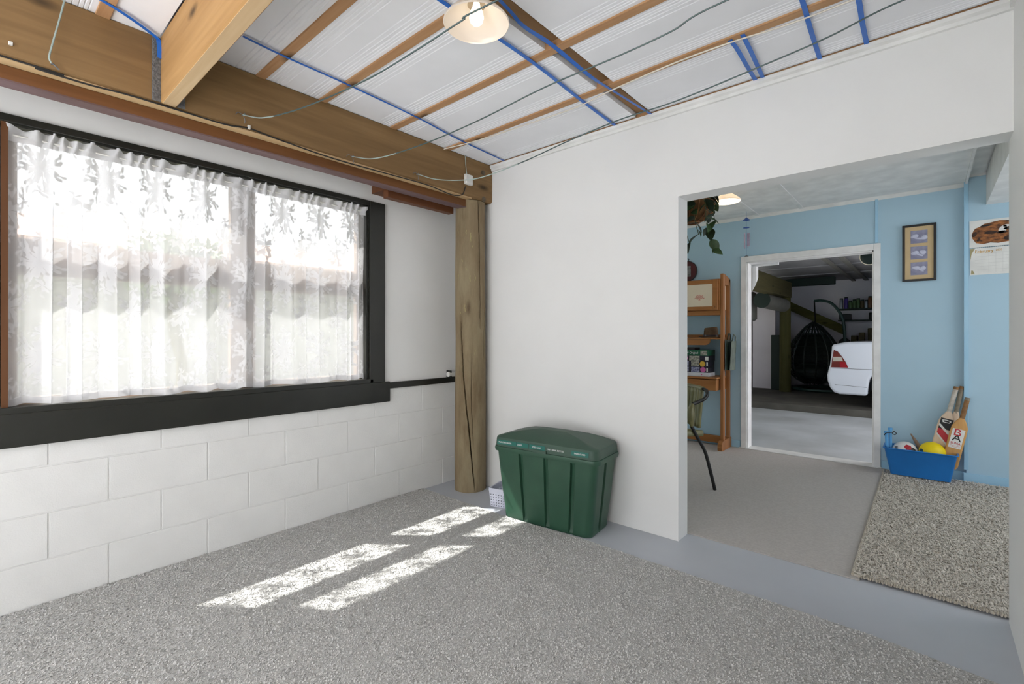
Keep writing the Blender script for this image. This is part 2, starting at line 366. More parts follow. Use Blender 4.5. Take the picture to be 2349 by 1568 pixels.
def text(name, txt, size, pos, right, up, mat, parent, fit=None, bold=0):
    me = text_mesh(txt, size); r = Vector(right).normalized(); u = Vector(up).normalized(); n = r.cross(u)
    xs = [v.co.x for v in me.vertices]; k = (fit / (max(xs) - min(xs))) if fit else 1
    for v in me.vertices: v.co = r * v.co.x * k + u * v.co.y + n * v.co.z
    me.materials.append(MT[mat])
    o = bpy.data.objects.new(name, me); COL.objects.link(o); place(o, pos, parent); return o
def catmull(pts, n=8):
    P = [Vector(p) for p in pts]; P = [P[0] * 2 - P[1]] + P + [P[-1] * 2 - P[-2]]; out = []
    for i in range(1, len(P) - 2):
        a, b, c, d = P[i - 1:i + 3]
        for k in range(n):
            t = k / n
            out.append(.5 * ((2 * b) + (c - a) * t + (2 * a - 5 * b + 4 * c - d) * t * t + (3 * b - a - 3 * c + d) * t ** 3))
    return out + [P[-2]]

# ============================================================ SETTING: front room
D, DB, RX, YB = 2.61, 2.742, 3.085, -2.0      # front wall face / back, right wall, open rear side
CZ = 2.432                                    # ceiling
ob('floor', MB().box(-.12, 5.0, YB - .4, 5.32, -.14, 0), 'slab', kind='structure', sm=False)

# left wall: painted concrete blocks below, lined wall with the window above
wl = ob('wall_left', MB().box(-.13, -.0036, YB, D + .13, 0, .775), 'blockwhite', kind='structure', sm=False)
Y0, WY0, WY1, WZ0, WZ1 = 1.6247, .085, 1.775, .855, 2.035
shared = {}
def block(y0, y1, z0, z1):
    key = (round(y1 - y0, 3), round(z1 - z0, 3))
    c = (0.0, (y0 + y1) / 2, z0)
    if key not in shared:
        m = MB().box(-.03, 0, -(y1 - y0) / 2, (y1 - y0) / 2, 0, z1 - z0, bev=.0022).mesh('block'); m.materials.append(MT['blockwhite']); shared[key] = m
    o = bpy.data.objects.new('block', shared[key]); COL.objects.link(o); place(o, (random.uniform(-.0008, .0008), c[1], c[2]), wl)
J = .0027
for row, (z0, z1) in enumerate(((-.004, .192), (.192, .392), (.392, .592), (.592, .778))):
    par = 0 if row % 2 == 0 else 1
    ks = [k for k in range(-18, 6) if k % 2 == par]
    ends = [YB] + [Y0 + .2 * k for k in ks if YB + .1 < Y0 + .2 * k < D - .03] + [D - .001]
    for a, b in zip(ends[:-1], ends[1:]): block(a + J, b - J, z0 + J, z1 - J)
wu = MB()
wu.box(-.13, 0, YB, WY0 - .005, .775, CZ + .1); wu.box(-.13, 0, WY1 + .005, D + .13, .775, CZ + .1)
wu.box(-.13, 0, WY0 - .005, WY1 + .005, WZ1 + .005, CZ + .1); wu.box(-.13, 0, WY0 - .005, WY1 + .005, .775, WZ0 - .03)
ob('lining', wu, 'white', wl, sm=False)

# front wall with the wide opening
OX0, OZ = 1.791, 1.926
wf = MB().box(-.13, OX0, D, DB, 0, CZ + .12); wf.box(OX0, RX + .0, D, DB, OZ, CZ + .12)
ob('wall_front', wf, 'white', kind='structure', sm=False)
ob('wall_right', MB().box(RX, RX + .11, YB, DB + .002, 0, CZ + .12), 'white', kind='structure', sm=False)
ob('trim_1', MB().prism([(.36, D, 2.384), (.36, D - .012, 2.386), (.36, D - .016, 2.40), (.36, D - .028, 2.408), (.36, D - .03, 2.424), (.36, D, 2.424)], (RX - .36, 0, 0)), 'trimwhite', kind='structure', sm=False)
ob('trim_2', MB().box(RX - .012, RX, YB, D - .03, 2.384, 2.43), 'trimwhite', kind='structure', sm=False)
# unseen back left open, added to let daylight in: head and side posts only
wb = MB().box(-.13, RX + .11, YB - .12, YB, 2.25, CZ + .12); wb.box(-.13, .1, YB - .12, YB, 0, 2.25); wb.box(RX - .1, RX + .11, YB - .12, YB, 0, 2.25)
ob('wall_back', wb, 'white', kind='structure', sm=False)

# ceiling: roof deck, insulation panels with pressed grooves, battens, rafter
cl = ob('ceiling', MB().box(-.13, RX + .11, YB - .12, DB, CZ + .1, CZ + .16), 'panel', kind='structure', sm=False)
BAT = [-1.62, -1.12, -.62, -.12, .352, .951, 1.271, 1.726, 2.168, 2.604]
def panel(x0, x1, y0, y1):
    prof = [(y0, 0)]
    L_ = y1 - y0
    if L_ > .2:
        for q in (.018, .032, .047, .066, .088): prof += [(y0 + q, 0), (y0 + q + .003, .0035), (y0 + q + .006, 0)]
        for q in (.088, .066, .047, .032, .018): prof += [(y1 - q - .006, 0), (y1 - q - .003, .0035), (y1 - q, 0)]
    prof += [(y1, 0), (y1, .045), (y0, .045)]
    ob('panel', MB().prism([(x0, y, CZ + z) for y, z in prof], (x1 - x0, 0, 0)), 'panel', cl, sm=False)
for a, b in zip(BAT[:-1], BAT[1:]):
    if abs(a - .352) < .01: # split around the joist
        for p, q in ((a + .022, .538), (.604, b - .022)):
            panel(.30, 1.548, p, q); panel(1.642, RX - .002, p, q)
        continue
    panel(.30, 1.548, a + .022, b - .022); panel(1.642, RX - .002, a + .022, b - .022)
for i, y in enumerate(BAT):
    hw = .0225 if y < 2.5 else .008
    b_ = ob('batten', MB().box(.30, RX - .014, y - hw, y + hw, CZ - .008, CZ + .03, bev=.002), 'batten', cl, sm=False)
ob('rafter', MB().box(1.553, 1.618, YB, D - .002, CZ + .022, CZ + .098, bev=.002), 'rafter', cl, sm=False)

# ============================================================ window with black trim
w1 = empty('window_1', (0, (WY0 + WY1) / 2, WZ0), kind='structure')
ob('sill', MB().box(-.13, .022, WY0 - .3, 1.80, WZ0 - .028, WZ0, bev=.003), 'black', w1, sm=False)
ob('apron', MB().box(.0005, .024, -1.0, 1.932, .690, .829, bev=.004), 'black', w1, sm=False)
ob('architrave', MB().box(.0005, .022, WY1, WY1 + .118, .829, 2.053, bev=.003), 'black', w1, sm=False)
ob('architrave', MB().box(.0005, .018, -1.0, WY1, 2.024, 2.055, bev=.002), 'black', w1, sm=False)
ob('jamb', MB().box(-.13, 0, WY1 - .018, WY1, WZ0, WZ1), 'black', w1, sm=False)
ob('jamb', MB().box(-.13, .004, WY0, WY0 + .02, WZ0, WZ1), 'winwood', w1, sm=False)
ob('head', MB().box(-.13, 0, WY0, WY1, WZ1 - .02, WZ1), 'black', w1, sm=False)
ob('mullion', MB().box(-.115, -.06, .985, 1.055, WZ0, WZ1 - .02, bev=.004), 'sash', w1, sm=False)
for a, b in ((WY0 + .02, .985), (1.055, WY1 - .018)):
    ob('transom', MB().box(-.115, -.06, a, b, 1.44, 1.535, bev=.004), 'sash', w1, sm=False)
    for c, d in ((WZ0, 1.44), (1.535, WZ1 - .02)):
        s_ = MB().box(-.105, -.07, a, a + .03, c, d); s_.box(-.105, -.07, b - .03, b, c, d); s_.box(-.105, -.07, a + .03, b - .03, c, c + .03); s_.box(-.105, -.07, a + .03, b - .03, d - .03, d)
        sash = ob('sash', s_, 'sash', w1, sm=False)
        ob('pane', MB().box(-.090, -.086, a + .03, b - .03, c + .03, d - .03), 'glass', sash, sm=False)
ob('trim_3', MB().box(-.002, .02, 1.934, 2.56, .779, .821, bev=.002), 'black', kind='structure', sm=False)

# lace curtain
def curtain():
    ny, nz = 620, 60
    ys = np.linspace(WY0 + .006, WY1 - .006, ny); zt, zb = 2.016, .859
    ph = [random.uniform(0, 6.28) for _ in range(12)]
    fr = [random.uniform(28, 95) for _ in range(7)]
    def phase(y): return 46 * y + 2.2 * math.sin(4.3 * y + ph[0]) + 1.5 * math.sin(9.7 * y + ph[1]) + .8 * math.sin(23 * y + ph[2])
    def fold(y, t):   # t 0 top .. 1 bottom
        yy = y + .010 * t * math.sin(7 * y + ph[3])
        k = .012 + .012 * min(1, t * 2.5)
        a = math.sin(phase(yy)) * (.75 + .25 * math.sin(6 * yy + ph[4])) + .30 * math.sin(113 * yy + ph[5]) * max(.25, 1 - 1.3 * t)
        return a * k
    def slide(y, t): return (.008 + .004 * math.sin(5 * y + ph[6])) * math.sin(2 * phase(y + .010 * t * math.sin(7 * y + ph[3]))) * min(1, t * 4)
    X0 = -.018
    P = []; U = []
    u = np.zeros(ny)
    for i in range(1, ny):
        dx = fold(ys[i], .5) - fold(ys[i - 1], .5); u[i] = u[i - 1] + math.hypot(ys[i] - ys[i - 1], dx) * 1.25
    for j in range(nz + 1):
        t = j / nz; z = zt - .045 + (zb - zt + .045) * t
        hem = .004 * math.sin(22 * t)
        row = []
        for i, y in enumerate(ys):
            e = 0
            if t > .97: e = .006 * math.sin(31 * y + 3 * math.sin(7 * y))
            row.append((X0 + fold(y, t), min(WY1 - .002, max(WY0 + .002, y + slide(y, t))), z + e))
        P.append(row)
    root = empty('lace_curtain', (X0, .93, zb), 'sheer white damask lace curtain gathered across the sunny window', 'curtain')
    mb = MB().grid(P); me = mb.mesh('lace_panel', (X0, .93, zb)); smooth(me, 180)
    uvl = me.uv_layers.new(name='UVMap'); uu = np.empty((len(me.loops), 2), dtype=np.float32)
    vi = np.empty(len(me.loops), dtype=np.int32); me.loops.foreach_get('vertex_index', vi)
    uu[:, 0] = u[vi % ny]; uu[:, 1] = (1 - (vi // ny) / nz) * (zt - zb); uvl.data.foreach_set('uv', uu.ravel())
    me.materials.append(MT['lace']); o = bpy.data.objects.new('lace_panel', me); COL.objects.link(o); place(o, (X0, .93, zb), root)
    # gathered heading with a frill above the rod pocket
    H = []
    for j in range(9):
        t = j / 8; row = []
        for i, y in enumerate(ys):
            am = .004 + .012 * (1 - t) if j < 5 else .005
            row.append((X0 + .008 + am * math.sin(118 * y + 2.5 * math.sin(23 * y) + t * 1.5), y + .004 * math.sin(60 * y + 4 * t), zt + (.006 * math.sin(61 * y + 2 * math.sin(13 * y)) if j == 0 else 0) - .062 * t))
        H.append(row)
    hm = MB().grid(H); ob('heading', hm, 'lacehead', root)
    ob('curtain_wire', MB().tube([(X0 + .004, WY0 + .002, zt - .035), (X0 + .004, WY1 - .002, zt - .035)], .004), 'plastic_w', root)
    Hm = []
    for j in range(4):
        t = j / 3
        Hm.append([(X0 + .002 + fold(y, .98), min(WY1 - .002, max(WY0 + .002, y + slide(y, .98))), zb + .03 * (1 - t) + .006 * math.sin(31 * y + 3 * math.sin(7 * y))) for y in ys])
    ob('hem', MB().grid(Hm), 'lacehem', root)
curtain()

# ============================================================ beam, joist, log post
BX = .355
bm_ = empty('ceiling_beam', (.3, .3, 2.147), 'long brown timber beam under the ceiling along the window wall', 'beam')
def rough_beam():
    m = MB(); ys = np.linspace(YB, D - .002, 60); loops = []
    for y in ys:
        e = .0025 * mnoise.noise(Vector((y * 3, 1, 0))); e2 = .0025 * mnoise.noise(Vector((y * 2.3, 5, 0)))
        cut = 0.0
        loops.append([(.255, y, 2.147), (BX - .01 + e, y, 2.1475 + e2), (BX + e, y, 2.157 + e2), (BX + e, y, 2.425), (BX - .004, y, 2.43), (.255, y, 2.43)])
    return m.loft(loops)
ob('beam_timber', rough_beam(), 'beam', bm_)
ob('underside_strip', MB().box(.30, BX - .002, YB, 2.40, 2.1405, 2.1468), 'sawn', bm_, sm=False)
bt = []
for p in ((1108, 396), (1110, 457)):
    q = onX(*p, BX)
    b_ = ob('bolt', MB().lathe([(.0001, .014), (.008, .0135), (.011, .010), (.0115, .0), (.02, 0), (.02, -.003)], (BX, q.y, q.z), 16, 'X'), 'bolt', bm_)
sp_ = empty('stained_plate', (.27, .3, 2.09), 'brown stained timber plate with mauve edge tucked below the beam', 'timber plate')
ob('board', MB().box(.225, .30, YB, 2.39, 2.09, 2.1405, bev=.002), 'plate', sp_, sm=False)
ob('edge_face', MB().box(.226, .299, YB, 2.39, 2.084, 2.0899), 'mauve', sp_, sm=False)
ob('short_board', MB().box(.135, .19, 1.80, 2.37, 2.052, 2.108, bev=.003), 'plate2', None, 'short dark brown board end fixed beside the log post top', 'board', sm=False)
ob('packer', MB().box(.0, .19, 1.80, 2.36, 2.1085, 2.16), 'plate2', None, 'dark packing timber above the short brown board at the wall', 'timber', sm=False)
# joist
jo = empty('joist', (1.7, .57, 2.15), 'thick golden sawn joist running from the beam across the room', 'joist')
jm = MB(); xs = np.linspace(BX + .001, RX - .001, 50); loops = []
for x in xs:
    ch = .006 if .62 < x < .68 or .8 < x < .83 else 0.0
    loops.append([(x, .543, 2.157), (x, .549, 2.1515), (x, .597 - ch, 2.1515 + ch * .6), (x, .602, 2.157 + ch), (x, .602, 2.431), (x, .543, 2.431)])
ob('joist_timber', jm.loft(loops), 'joist', jo)
ob('underside', MB().box(BX + .002, RX - .002, .549, .596, 2.1495, 2.1516), 'sawnx', jo, sm=False)
hg = empty('joist_hanger', (BX, .52, 2.15), 'grey galvanised nail plate strip at the joist end on the beam', 'nail plate')
ob('flange', MB().box(BX + .003, BX + .006, .512, .5425, 2.152, 2.425, bev=.001), 'galv', hg, sm=False)
ob('flange', MB().box(BX + .003, BX + .006, .6025, .632, 2.152, 2.425, bev=.001), 'galv', hg, sm=False)
for k in range(22):
    z = 2.165 + k * .0118
    ob('nail', MB().lathe([(.0001, .003), (.003, .002), (.0035, 0)], (BX + .006, .519 + (.012 if k % 2 else 0), z), 8, 'X'), 'galv', hg)
# log post with drying cracks
def log(cx, cy, r0, r1, z0, z1, cracks=(), nz=120, na=96, seed=0, hole=1):
    m = MB(); loops = []
    for j in range(nz + 1):
        t = j / nz; z = z0 + (z1 - z0) * t; l = []
        for k in range(na):
            a = 2 * math.pi * k / na; r = r0 + (r1 - r0) * t
            r *= 1 + .03 * mnoise.noise(Vector((math.cos(a) * 1.6 + seed, math.sin(a) * 1.6, z * 1.5))) + .014 * mnoise.noise(Vector((math.cos(a) * 5, math.sin(a) * 5 + seed, z * 4)))
            for (pts, dep, wid) in cracks:
                for (za, aa), (zb, ab) in zip(pts[:-1], pts[1:]):
                    if min(za, zb) <= z <= max(za, zb):
                        tt = (z - za) / (zb - za); ac = aa + (ab - aa) * tt + .04 * mnoise.noise(Vector((z * 9, seed + 3, 0)))
                        dd = abs((a - ac + math.pi) % (2 * math.pi) - math.pi)
                        ends = min(1, (z - min(p[0] for p in pts)) / .08, (max(p[0] for p in pts) - z) / .08)
                        if dd < wid: r -= dep * (1 - dd / wid) * max(0.15, ends)
            l.append((cx + r * math.cos(a), cy + r * math.sin(a), z))
        loops.append(l)
    return m.loft(loops)
PX, PY, PR = .245, 2.49, .114
va = math.atan2(0 - PY, CAMX - PX)           # direction from the post to the camera
def pang(off): return va + math.asin(max(-.98, min(.98, off)))   # off: -1 left edge .. 1 right edge in view
cr = [([(1.25, pang(-.62)), (.85, pang(-.45)), (.45, pang(-.1)), (.02, pang(.28))], .06, .035),
      ([(2.13, pang(.52)), (1.75, pang(.60)), (1.2, pang(.66))], .05, .035),
      ([(1.62, pang(-.15)), (1.60, pang(.3))], .008, .05),
      ([(1.05, pang(.1)), (.7, pang(.05)), (.3, pang(.2))], .012, .02),
      ([(1.4, pang(.9)), (.9, pang(.86))], .015, .05)]
po = empty('log_post', (PX, PY, 0), 'rough round log post with long cracks in the corner', 'post')
ob('trunk', log(PX, PY, PR + .003, PR - .004, 0, 2.1405, cr, 170, 260), 'bark', po)
for k in range(14):
    z = random.choice([random.uniform(.9, 1.95), random.uniform(1.3, 1.95)]); off = random.uniform(-.85, .35)
    a = pang(off); r = PR + .001; hgt = random.uniform(.02, .07); wd = random.uniform(.04, .09)
    P = []
    for i in range(5):
        row = []
        for j in range(4):
            aa = a + wd * (j / 3 - .5) * (1 - abs(i / 2 - 1) * .6) + .03 * math.sin(i * 1.7 + k); zz = z + hgt * (i / 4)
            rr = r * (1 + .03 * mnoise.noise(Vector((math.cos(aa) * 1.6, math.sin(aa) * 1.6, zz * 1.5))) + .014 * mnoise.noise(Vector((math.cos(aa) * 5, math.sin(aa) * 5, zz * 4)))) + .0012
            row.append((PX + rr * math.cos(aa), PY + rr * math.sin(aa), zz))
        P.append(row)
    ob('scar', MB().grid(P), 'barkpale', po)
# white pipe stub and bracket at the post
pp = empty('pipe_stub', (.03, 2.5, .84), 'short white plastic pipe on a black bracket by the log post', 'pipe')
ob('pipe', MB().tube([(.035, 2.45, .846), (.035, 2.58, .846)], .019, 16), 'plastic_w', pp)
ob('bracket', MB().box(.003, .05, 2.462, 2.475, .8215, .875, bev=.001), 'black', pp, sm=False)

# ============================================================ straps, wires, cables
def strap(label, pts, wd=.018, twist=0):
    c = catmull([(x, y, z) for x, y, z in pts], 8); vs = []; n = len(c)
    m = MB(); lo = []
    for i, p in enumerate(c):
        t = (c[min(i + 1, n - 1)] - c[max(i - 1, 0)]).normalized(); a = t.cross(Vector((0, 0, 1)))
        if a.length < .3: a = Vector((0, 1, 0))
        a.normalize(); a = Matrix.Rotation(twist * math.sin(i / n * 9), 3, t) @ a; b = a.cross(t).normalized()
        lo.append([p - a * wd / 2 - b * .0005, p + a * wd / 2 - b * .0005, p + a * wd / 2 + b * .0005, p - a * wd / 2 + b * .0005])
    ob('strap', m.loft(lo), 'strap', None, label, 'strap', 'blue straps on the ceiling', sm=False)
SZ = CZ - .0095
def sp(x, y, dz=0): p = onZ(x, y, SZ); return (p.x, p.y, SZ + dz)
strap('thin blue strap nearest the beam, from the joist to the white wall', [sp(557, 83), sp(650, 127, -.002), sp(800, 195), sp(960, 270, -.002), sp(1045, 316), sp(1157, 369)], .013)
strap('blue strap passing behind the white glass lamp', [(1.45, .66, SZ), sp(1012, 2), sp(1060, 32), sp(1220, 140, -.003), sp(1340, 235), sp(1413, 289)], .019)
strap('twisted blue strap beside the brown rafter right of the lamp', [(1.70, .66, SZ), sp(1146, 0), sp(1200, 52, -.012), sp(1265, 102), sp(1350, 168, -.008), sp(1398, 203), sp(1497, 264)], .019, .25)
strap('left blue strap of the short close pair above the white wall', [sp(1674, 92), sp(1690, 108, -.006), sp(1715, 150, -.008), sp(1735, 187)], .018)
strap('right blue strap of the short close pair above the white wall', [sp(1703, 79), sp(1722, 115, -.004), sp(1752, 183)], .018)
strap('long blue strap right of the short pair', [(2.50, 1.3, SZ), sp(1840, 0), sp(1858, 62, -.003), sp(1882, 139)], .018)
strap('rightmost blue strap on the ceiling near the right wall', [(2.66, 1.3, SZ), sp(1970, 0), sp(1978, 50, -.003), sp(1989, 105)], .018)
strap('blue strap left of the joist bent down its side', [sp(150, -40), sp(232, 0), sp(300, 40, -.004), (BX + .022, .521, 2.415), (BX + .016, .533, 2.40), (BX + .014, .537, 2.335)], .016)

def wire(label, hookpx, pts, zend, lens_pale, far=None, r=.0028):
    A = onX(*hookpx, BX); B = onZ(*pts[-1], zend)
    n = Vector((-(B.y - A.y), B.x - A.x, 0)).normalized()
    q = [Vector((BX + .012, A.y, A.z))] + [onPlane(x, y, A, n) for x, y in pts]
    d = (q[-1] - q[-2]); k = (RX - .005 - q[-1].x) / d.x; d = Vector((B.x - A.x, B.y - A.y, 0)); d *= (RX - .005 - q[-1].x) / d.x
    q.append(q[-1] + d + Vector((0, 0, .01)))
    root = empty('clothesline_wire', (A.x, A.y, A.z), label, 'wire', 'wires strung from the beam')
    c = catmull(q, 8)
    k = next(i for i, p in enumerate(c) if p.x > lens_pale)
    ob('lit_end', MB().tube(c[:k + 1], r * 1.05, 6), 'wirepale', root); ob('shaded_wire', MB().tube(c[k:], r, 6), 'wire', root)  # one wire: lit near the beam, dark against the ceiling, put into colour
    hk = MB().tube(catmull([(BX + .001, A.y, A.z), (BX + .014, A.y, A.z - .002), (BX + .018, A.y + .006, A.z + .006), (BX + .008, A.y + .010, A.z + .004)], 5), .0028, 6)
    for s in (0, 1): hk.tube(catmull([(BX + .014, A.y, A.z), (BX + .01, A.y - .02 + .03 * s, A.z + .006 - .03 * s), (BX + .004, A.y - .03 + .04 * s, A.z - .006 - .03 * s)], 4), .0016, 5)
    ob('hook', hk, 'galv', root)
wire('dark clothesline wire crossing in front of the glass lamp', (555, 265), [(600, 270), (660, 258), (735, 231), (850, 178), (960, 112), (1060, 47), (1138, 2)], 2.19, .62)
wire('middle dark clothesline wire hooked halfway along the beam', (805, 360), [(850, 364), (900, 354), (985, 325), (1100, 275), (1250, 200), (1415, 130), (1540, 72), (1664, 2)], 2.2, .75)
wire('dark clothesline wire hooked nearest the log post', (955, 400), [(1000, 411), (1060, 413), (1110, 405), (1200, 371), (1300, 325), (1420, 275), (1550, 232), (1750, 150), (1900, 85), (2068, 2)], 2.25, 1.15)
A = onX(118, 147, BX)
lw = empty('hanging_wire', A, 'pale loose wire dangling down the beam left of the joist', 'wire')
ob('wire_strand', MB().tube(catmull([onX(x, y, BX + .03) for x, y in ((153, -30), (148, 0), (135, 50), (122, 95), (113, 130), (118, 145))], 6), .003, 6), 'wirepale', lw)
ob('hook', MB().tube(catmull([(BX, A.y, A.z), (BX + .015, A.y + .004, A.z - .004), (BX + .012, A.y + .02, A.z - .018)], 4), .003, 6), 'galv', lw)
# black cable clipped under the beam, junction box
cb = empty('beam_cable', (BX, 1.0, 2.15), 'thin black cable stapled along the bottom of the beam', 'cable')
cp = [(0, 127), (80, 156), (200, 193), (300, 219), (420, 256), (520, 286), (570, 294), (640, 320), (760, 362), (880, 396), (980, 424), (1035, 446), (1060, 446), (1068, 428)]
ob('cable', MB().tube(catmull([(BX + .005, YB + .1, 2.15)] + [onX(x, y, BX + .005) for x, y in cp], 6), .0035, 6), 'cable', cb)
q = onX(571, 292, BX + .006); ob('clip', MB().box(BX + .001, BX + .011, q.y - .006, q.y + .006, q.z - .008, q.z + .01, bev=.001), 'plastic_w', cb, sm=False)
q = onX(24, 100, BX + .004); ob('nail_peg', MB().box(BX, BX + .012, q.y - .006, q.y + .006, q.z - .006, q.z + .006, bev=.002), 'plastic_w', None, 'tiny white peg in the beam at the far left', 'peg', sm=False)
q = onX(1072, 413, BX); jb = empty('junction_box', (BX, q.y, q.z), 'small square white junction box on the beam near the post', 'junction box')
ob('box', MB().box(BX, BX + .022, q.y - .034, q.y + .034, q.z - .036, q.z + .036, bev=.003), 'plastic_w', jb, sm=False)
ob('lid', MB().box(BX + .022, BX + .026, q.y - .031, q.y + .031, q.z - .033, q.z + .033, bev=.0015), 'plastic_w', jb, sm=False)
ob('lead', MB().tube(catmull([(BX + .006, q.y - .01, q.z + .034), (BX + .006, q.y - .02, q.z + .09), (BX + .006, q.y - .026, CZ - .004)], 5), .0028, 6), 'wirepale', jb)
# white cable pinned along the fourth batten
wc = [sp(1018, 341), sp(1100, 318, -.004), sp(1240, 271, -.006), sp(1330, 240, -.003), sp(1400, 205, -.004), sp(1540, 143, -.006), sp(1670, 96, -.003), sp(1870, 30, -.003), (RX - .02, 2.17, SZ)]
ob('batten_cable', MB().tube(catmull([(x, y, z - .003) for x, y, z in wc], 6), .0035, 6), 'whitecable', None, 'thin white cable pinned along the batten nearest the white wall', 'cable')

# ============================================================ carpet and rug
def tufts(n, area, z, hgt, wid, lean, z_jit=.2, mask=None, seed=1):
    g = np.random.default_rng(seed); x = g.uniform(area[0], area[1], n); y = g.uniform(area[2], area[3], n)
    if mask is not None: k = mask(x, y); x, y = x[k], y[k]; n = len(x)
    a = g.uniform(0, 2 * np.pi, n); h_ = hgt * g.uniform(1 - z_jit * 2, 1 + z_jit, n); le = lean * g.uniform(.3, 1, n); b = a + g.normal(0, .6, n)
    cx, sx = np.cos(a), np.sin(a); v = np.zeros((n, 5, 3), dtype=np.float32)
    w2 = wid * g.uniform(.7, 1.3, n)
    nx, ny = -np.sin(b), np.cos(b)
    v[:, 0] = np.stack([x - nx * w2 / 2, y - ny * w2 / 2, np.full(n, z)], 1); v[:, 1] = np.stack([x + nx * w2 / 2, y + ny * w2 / 2, np.full(n, z)], 1)
    mx, my = x + np.cos(b) * le * .4, y + np.sin(b) * le * .4
    v[:, 2] = np.stack([mx + nx * w2 / 2, my + ny * w2 / 2, z + h_ * .75], 1); v[:, 3] = np.stack([mx - nx * w2 / 2, my - ny * w2 / 2, z + h_ * .75], 1)
    v[:, 4] = np.stack([x + np.cos(b) * le, y + np.sin(b) * le, z + h_], 1)
    me = bpy.data.meshes.new('pile'); me.vertices.add(n * 5); me.vertices.foreach_set('co', v.ravel())
    base = np.arange(n)[:, None] * 5
    loops = np.concatenate([base + np.array([[0, 1, 2, 3]]), base + np.array([[3, 2, 4]])], 1).ravel().astype(np.int32)
    me.loops.add(len(loops)); me.loops.foreach_set('vertex_index', loops)
    starts = np.stack([np.arange(n) * 7, np.arange(n) * 7 + 4], 1).ravel().astype(np.int32)
    me.polygons.add(2 * n); me.polygons.foreach_set('loop_start', starts); me.polygons.foreach_set('loop_total', np.tile([4, 3], n).astype(np.int32))
    me.update(calc_edges=True); me.validate(); return me
def cedge(x): return 2.232 + .036 * min(1, max(0, (x - .85) / .55)) - (.05 * max(0, x - 2.68) / .4 if x > 2.68 else 0)
cp_ = empty('carpet', (1.5, 0, 0), 'grey cut-pile carpet covering the room floor in front', 'carpet')
top = [(x, cedge(x) + .004 * mnoise.noise(Vector((x * 6, 0, 0)))) for x in np.linspace(.004, RX - .004, 60)]
poly = [(.004, YB + .02, .001)] + [(x, y, .001) for x, y in top] + [(RX - .004, YB + .02, .001)]
ob('backing', MB().prism(poly, (0, 0, .008)), 'carpet', cp_, sm=False)
def cmask(x, y): return y < (2.228 + .036 * np.clip((x - .85) / .55, 0, 1) - np.where(x > 2.68, .05 * np.maximum(0, x - 2.68) / .4, 0))
me = tufts(240000, (.006, RX - .006, -.9, 2.27), .0088, .0036, .0045, .009, mask=cmask)
me.materials.append(MT['pile']); o = bpy.data.objects.new('pile', me); COL.objects.link(o); place(o, (0, 0, 0), cp_); tag(o, kind='stuff')

# ============================================================ recycling bin
def rrect(w_, d_, r, n=6, notch=()):
    """plan outline, front edge on -y, starting front-left going right; notch: list of (x, half, depth) on the front, ('R', y, half, depth) on the right"""
    p = []
    def arc(cx, cy, a0):
        for k in range(n + 1): a = a0 + math.pi / 2 * k / n; p.append((cx + r * math.cos(a), cy + r * math.sin(a)))
    arc(-w_ / 2 + r, -d_ / 2 + r, math.pi)
    for nx, hw, dp in notch[0] if notch else ():
        p.extend([(nx * w_ - hw, -d_ / 2), (nx * w_ - hw + .004, -d_ / 2 + dp), (nx * w_ + hw - .004, -d_ / 2 + dp), (nx * w_ + hw, -d_ / 2)])
    arc(w_ / 2 - r, -d_ / 2 + r, -math.pi / 2)
    for ny, hw, dp in notch[1] if notch else ():
        p.extend([(w_ / 2, ny * d_ - hw), (w_ / 2 - dp, ny * d_ - hw + .004), (w_ / 2 - dp, ny * d_ + hw - .004), (w_ / 2, ny * d_ + hw)])
    arc(w_ / 2 - r, d_ / 2 - r, 0); arc(-w_ / 2 + r, d_ / 2 - r, math.pi / 2)
    return p
BU = Vector((.9934, .115, 0)); BV = Vector((-.115, .9934, 0)); BC = Vector((1.10, 2.395, 0))
def bpt(u, v, z): return BC + BU * u + BV * v + Vector((0, 0, z))
rb = empty('recycling_bin', BC, 'green plastic recycling bin with hipped lid against the white wall', 'bin')
NT = ([(-.222, .016, .018), (.035, .016, .018), (.295, .016, .018)], [(-.06, .016, .014)])
def outl(w_, d_, z, r, s=1): 
    nt = ([(a, b, c * s) for a, b, c in NT[0]], [(a, b, c * s) for a, b, c in NT[1]])
    return [bpt(x, y, z) for x, y in rrect(w_, d_, r, 6, nt)]
ob('body', MB().loft([outl(.590, .254, .001, .04, .15), outl(.602, .266, .012, .045, .3), outl(.605, .269, .035, .045, 1), outl(.645, .290, .20, .045, 1), outl(.686, .312, .40, .045, 1), outl(.690, .315, .43, .045, .3)]), 'green', rb)
rim = lambda w_, d_, z, r: [bpt(x, y, z) for x, y in rrect(w_, d_, r, 8)]
ob('rim', MB().loft([rim(.692, .317, .424, .045), rim(.722, .336, .426, .05), rim(.727, .340, .44, .05), rim(.722, .336, .453, .05), rim(.705, .322, .454, .045)]), 'green', rb)
lid = ob('lid', MB().loft([rim(.712, .326, .4545, .045), rim(.712, .326, .462, .045), rim(.706, .320, .50, .045), rim(.700, .314, .509, .043), rim(.686, .300, .514, .036), rim(.55, .245, .5335, .012), rim(.39, .165, .553, .006), rim(.20, .075, .567, .003), rim(.19, .068, .568, .002)]), 'greenlid', rb); lid.modifiers.new('wn', 'WEIGHTED_NORMAL').keep_sharp = True
ob('lid_tab', MB().box(-.045, .045, -.004, .004, 0, .022, bev=.002).__class__().add([bpt(x, -.167 + y * 1, z) for x in (-.06, .035) for y in (-.006, .004) for z in (.452, .470)], [(0, 1, 3, 2), (4, 6, 7, 5), (0, 4, 5, 1), (2, 3, 7, 6), (0, 2, 6, 4), (1, 5, 7, 3)]), 'greenlid', lid, sm=False)
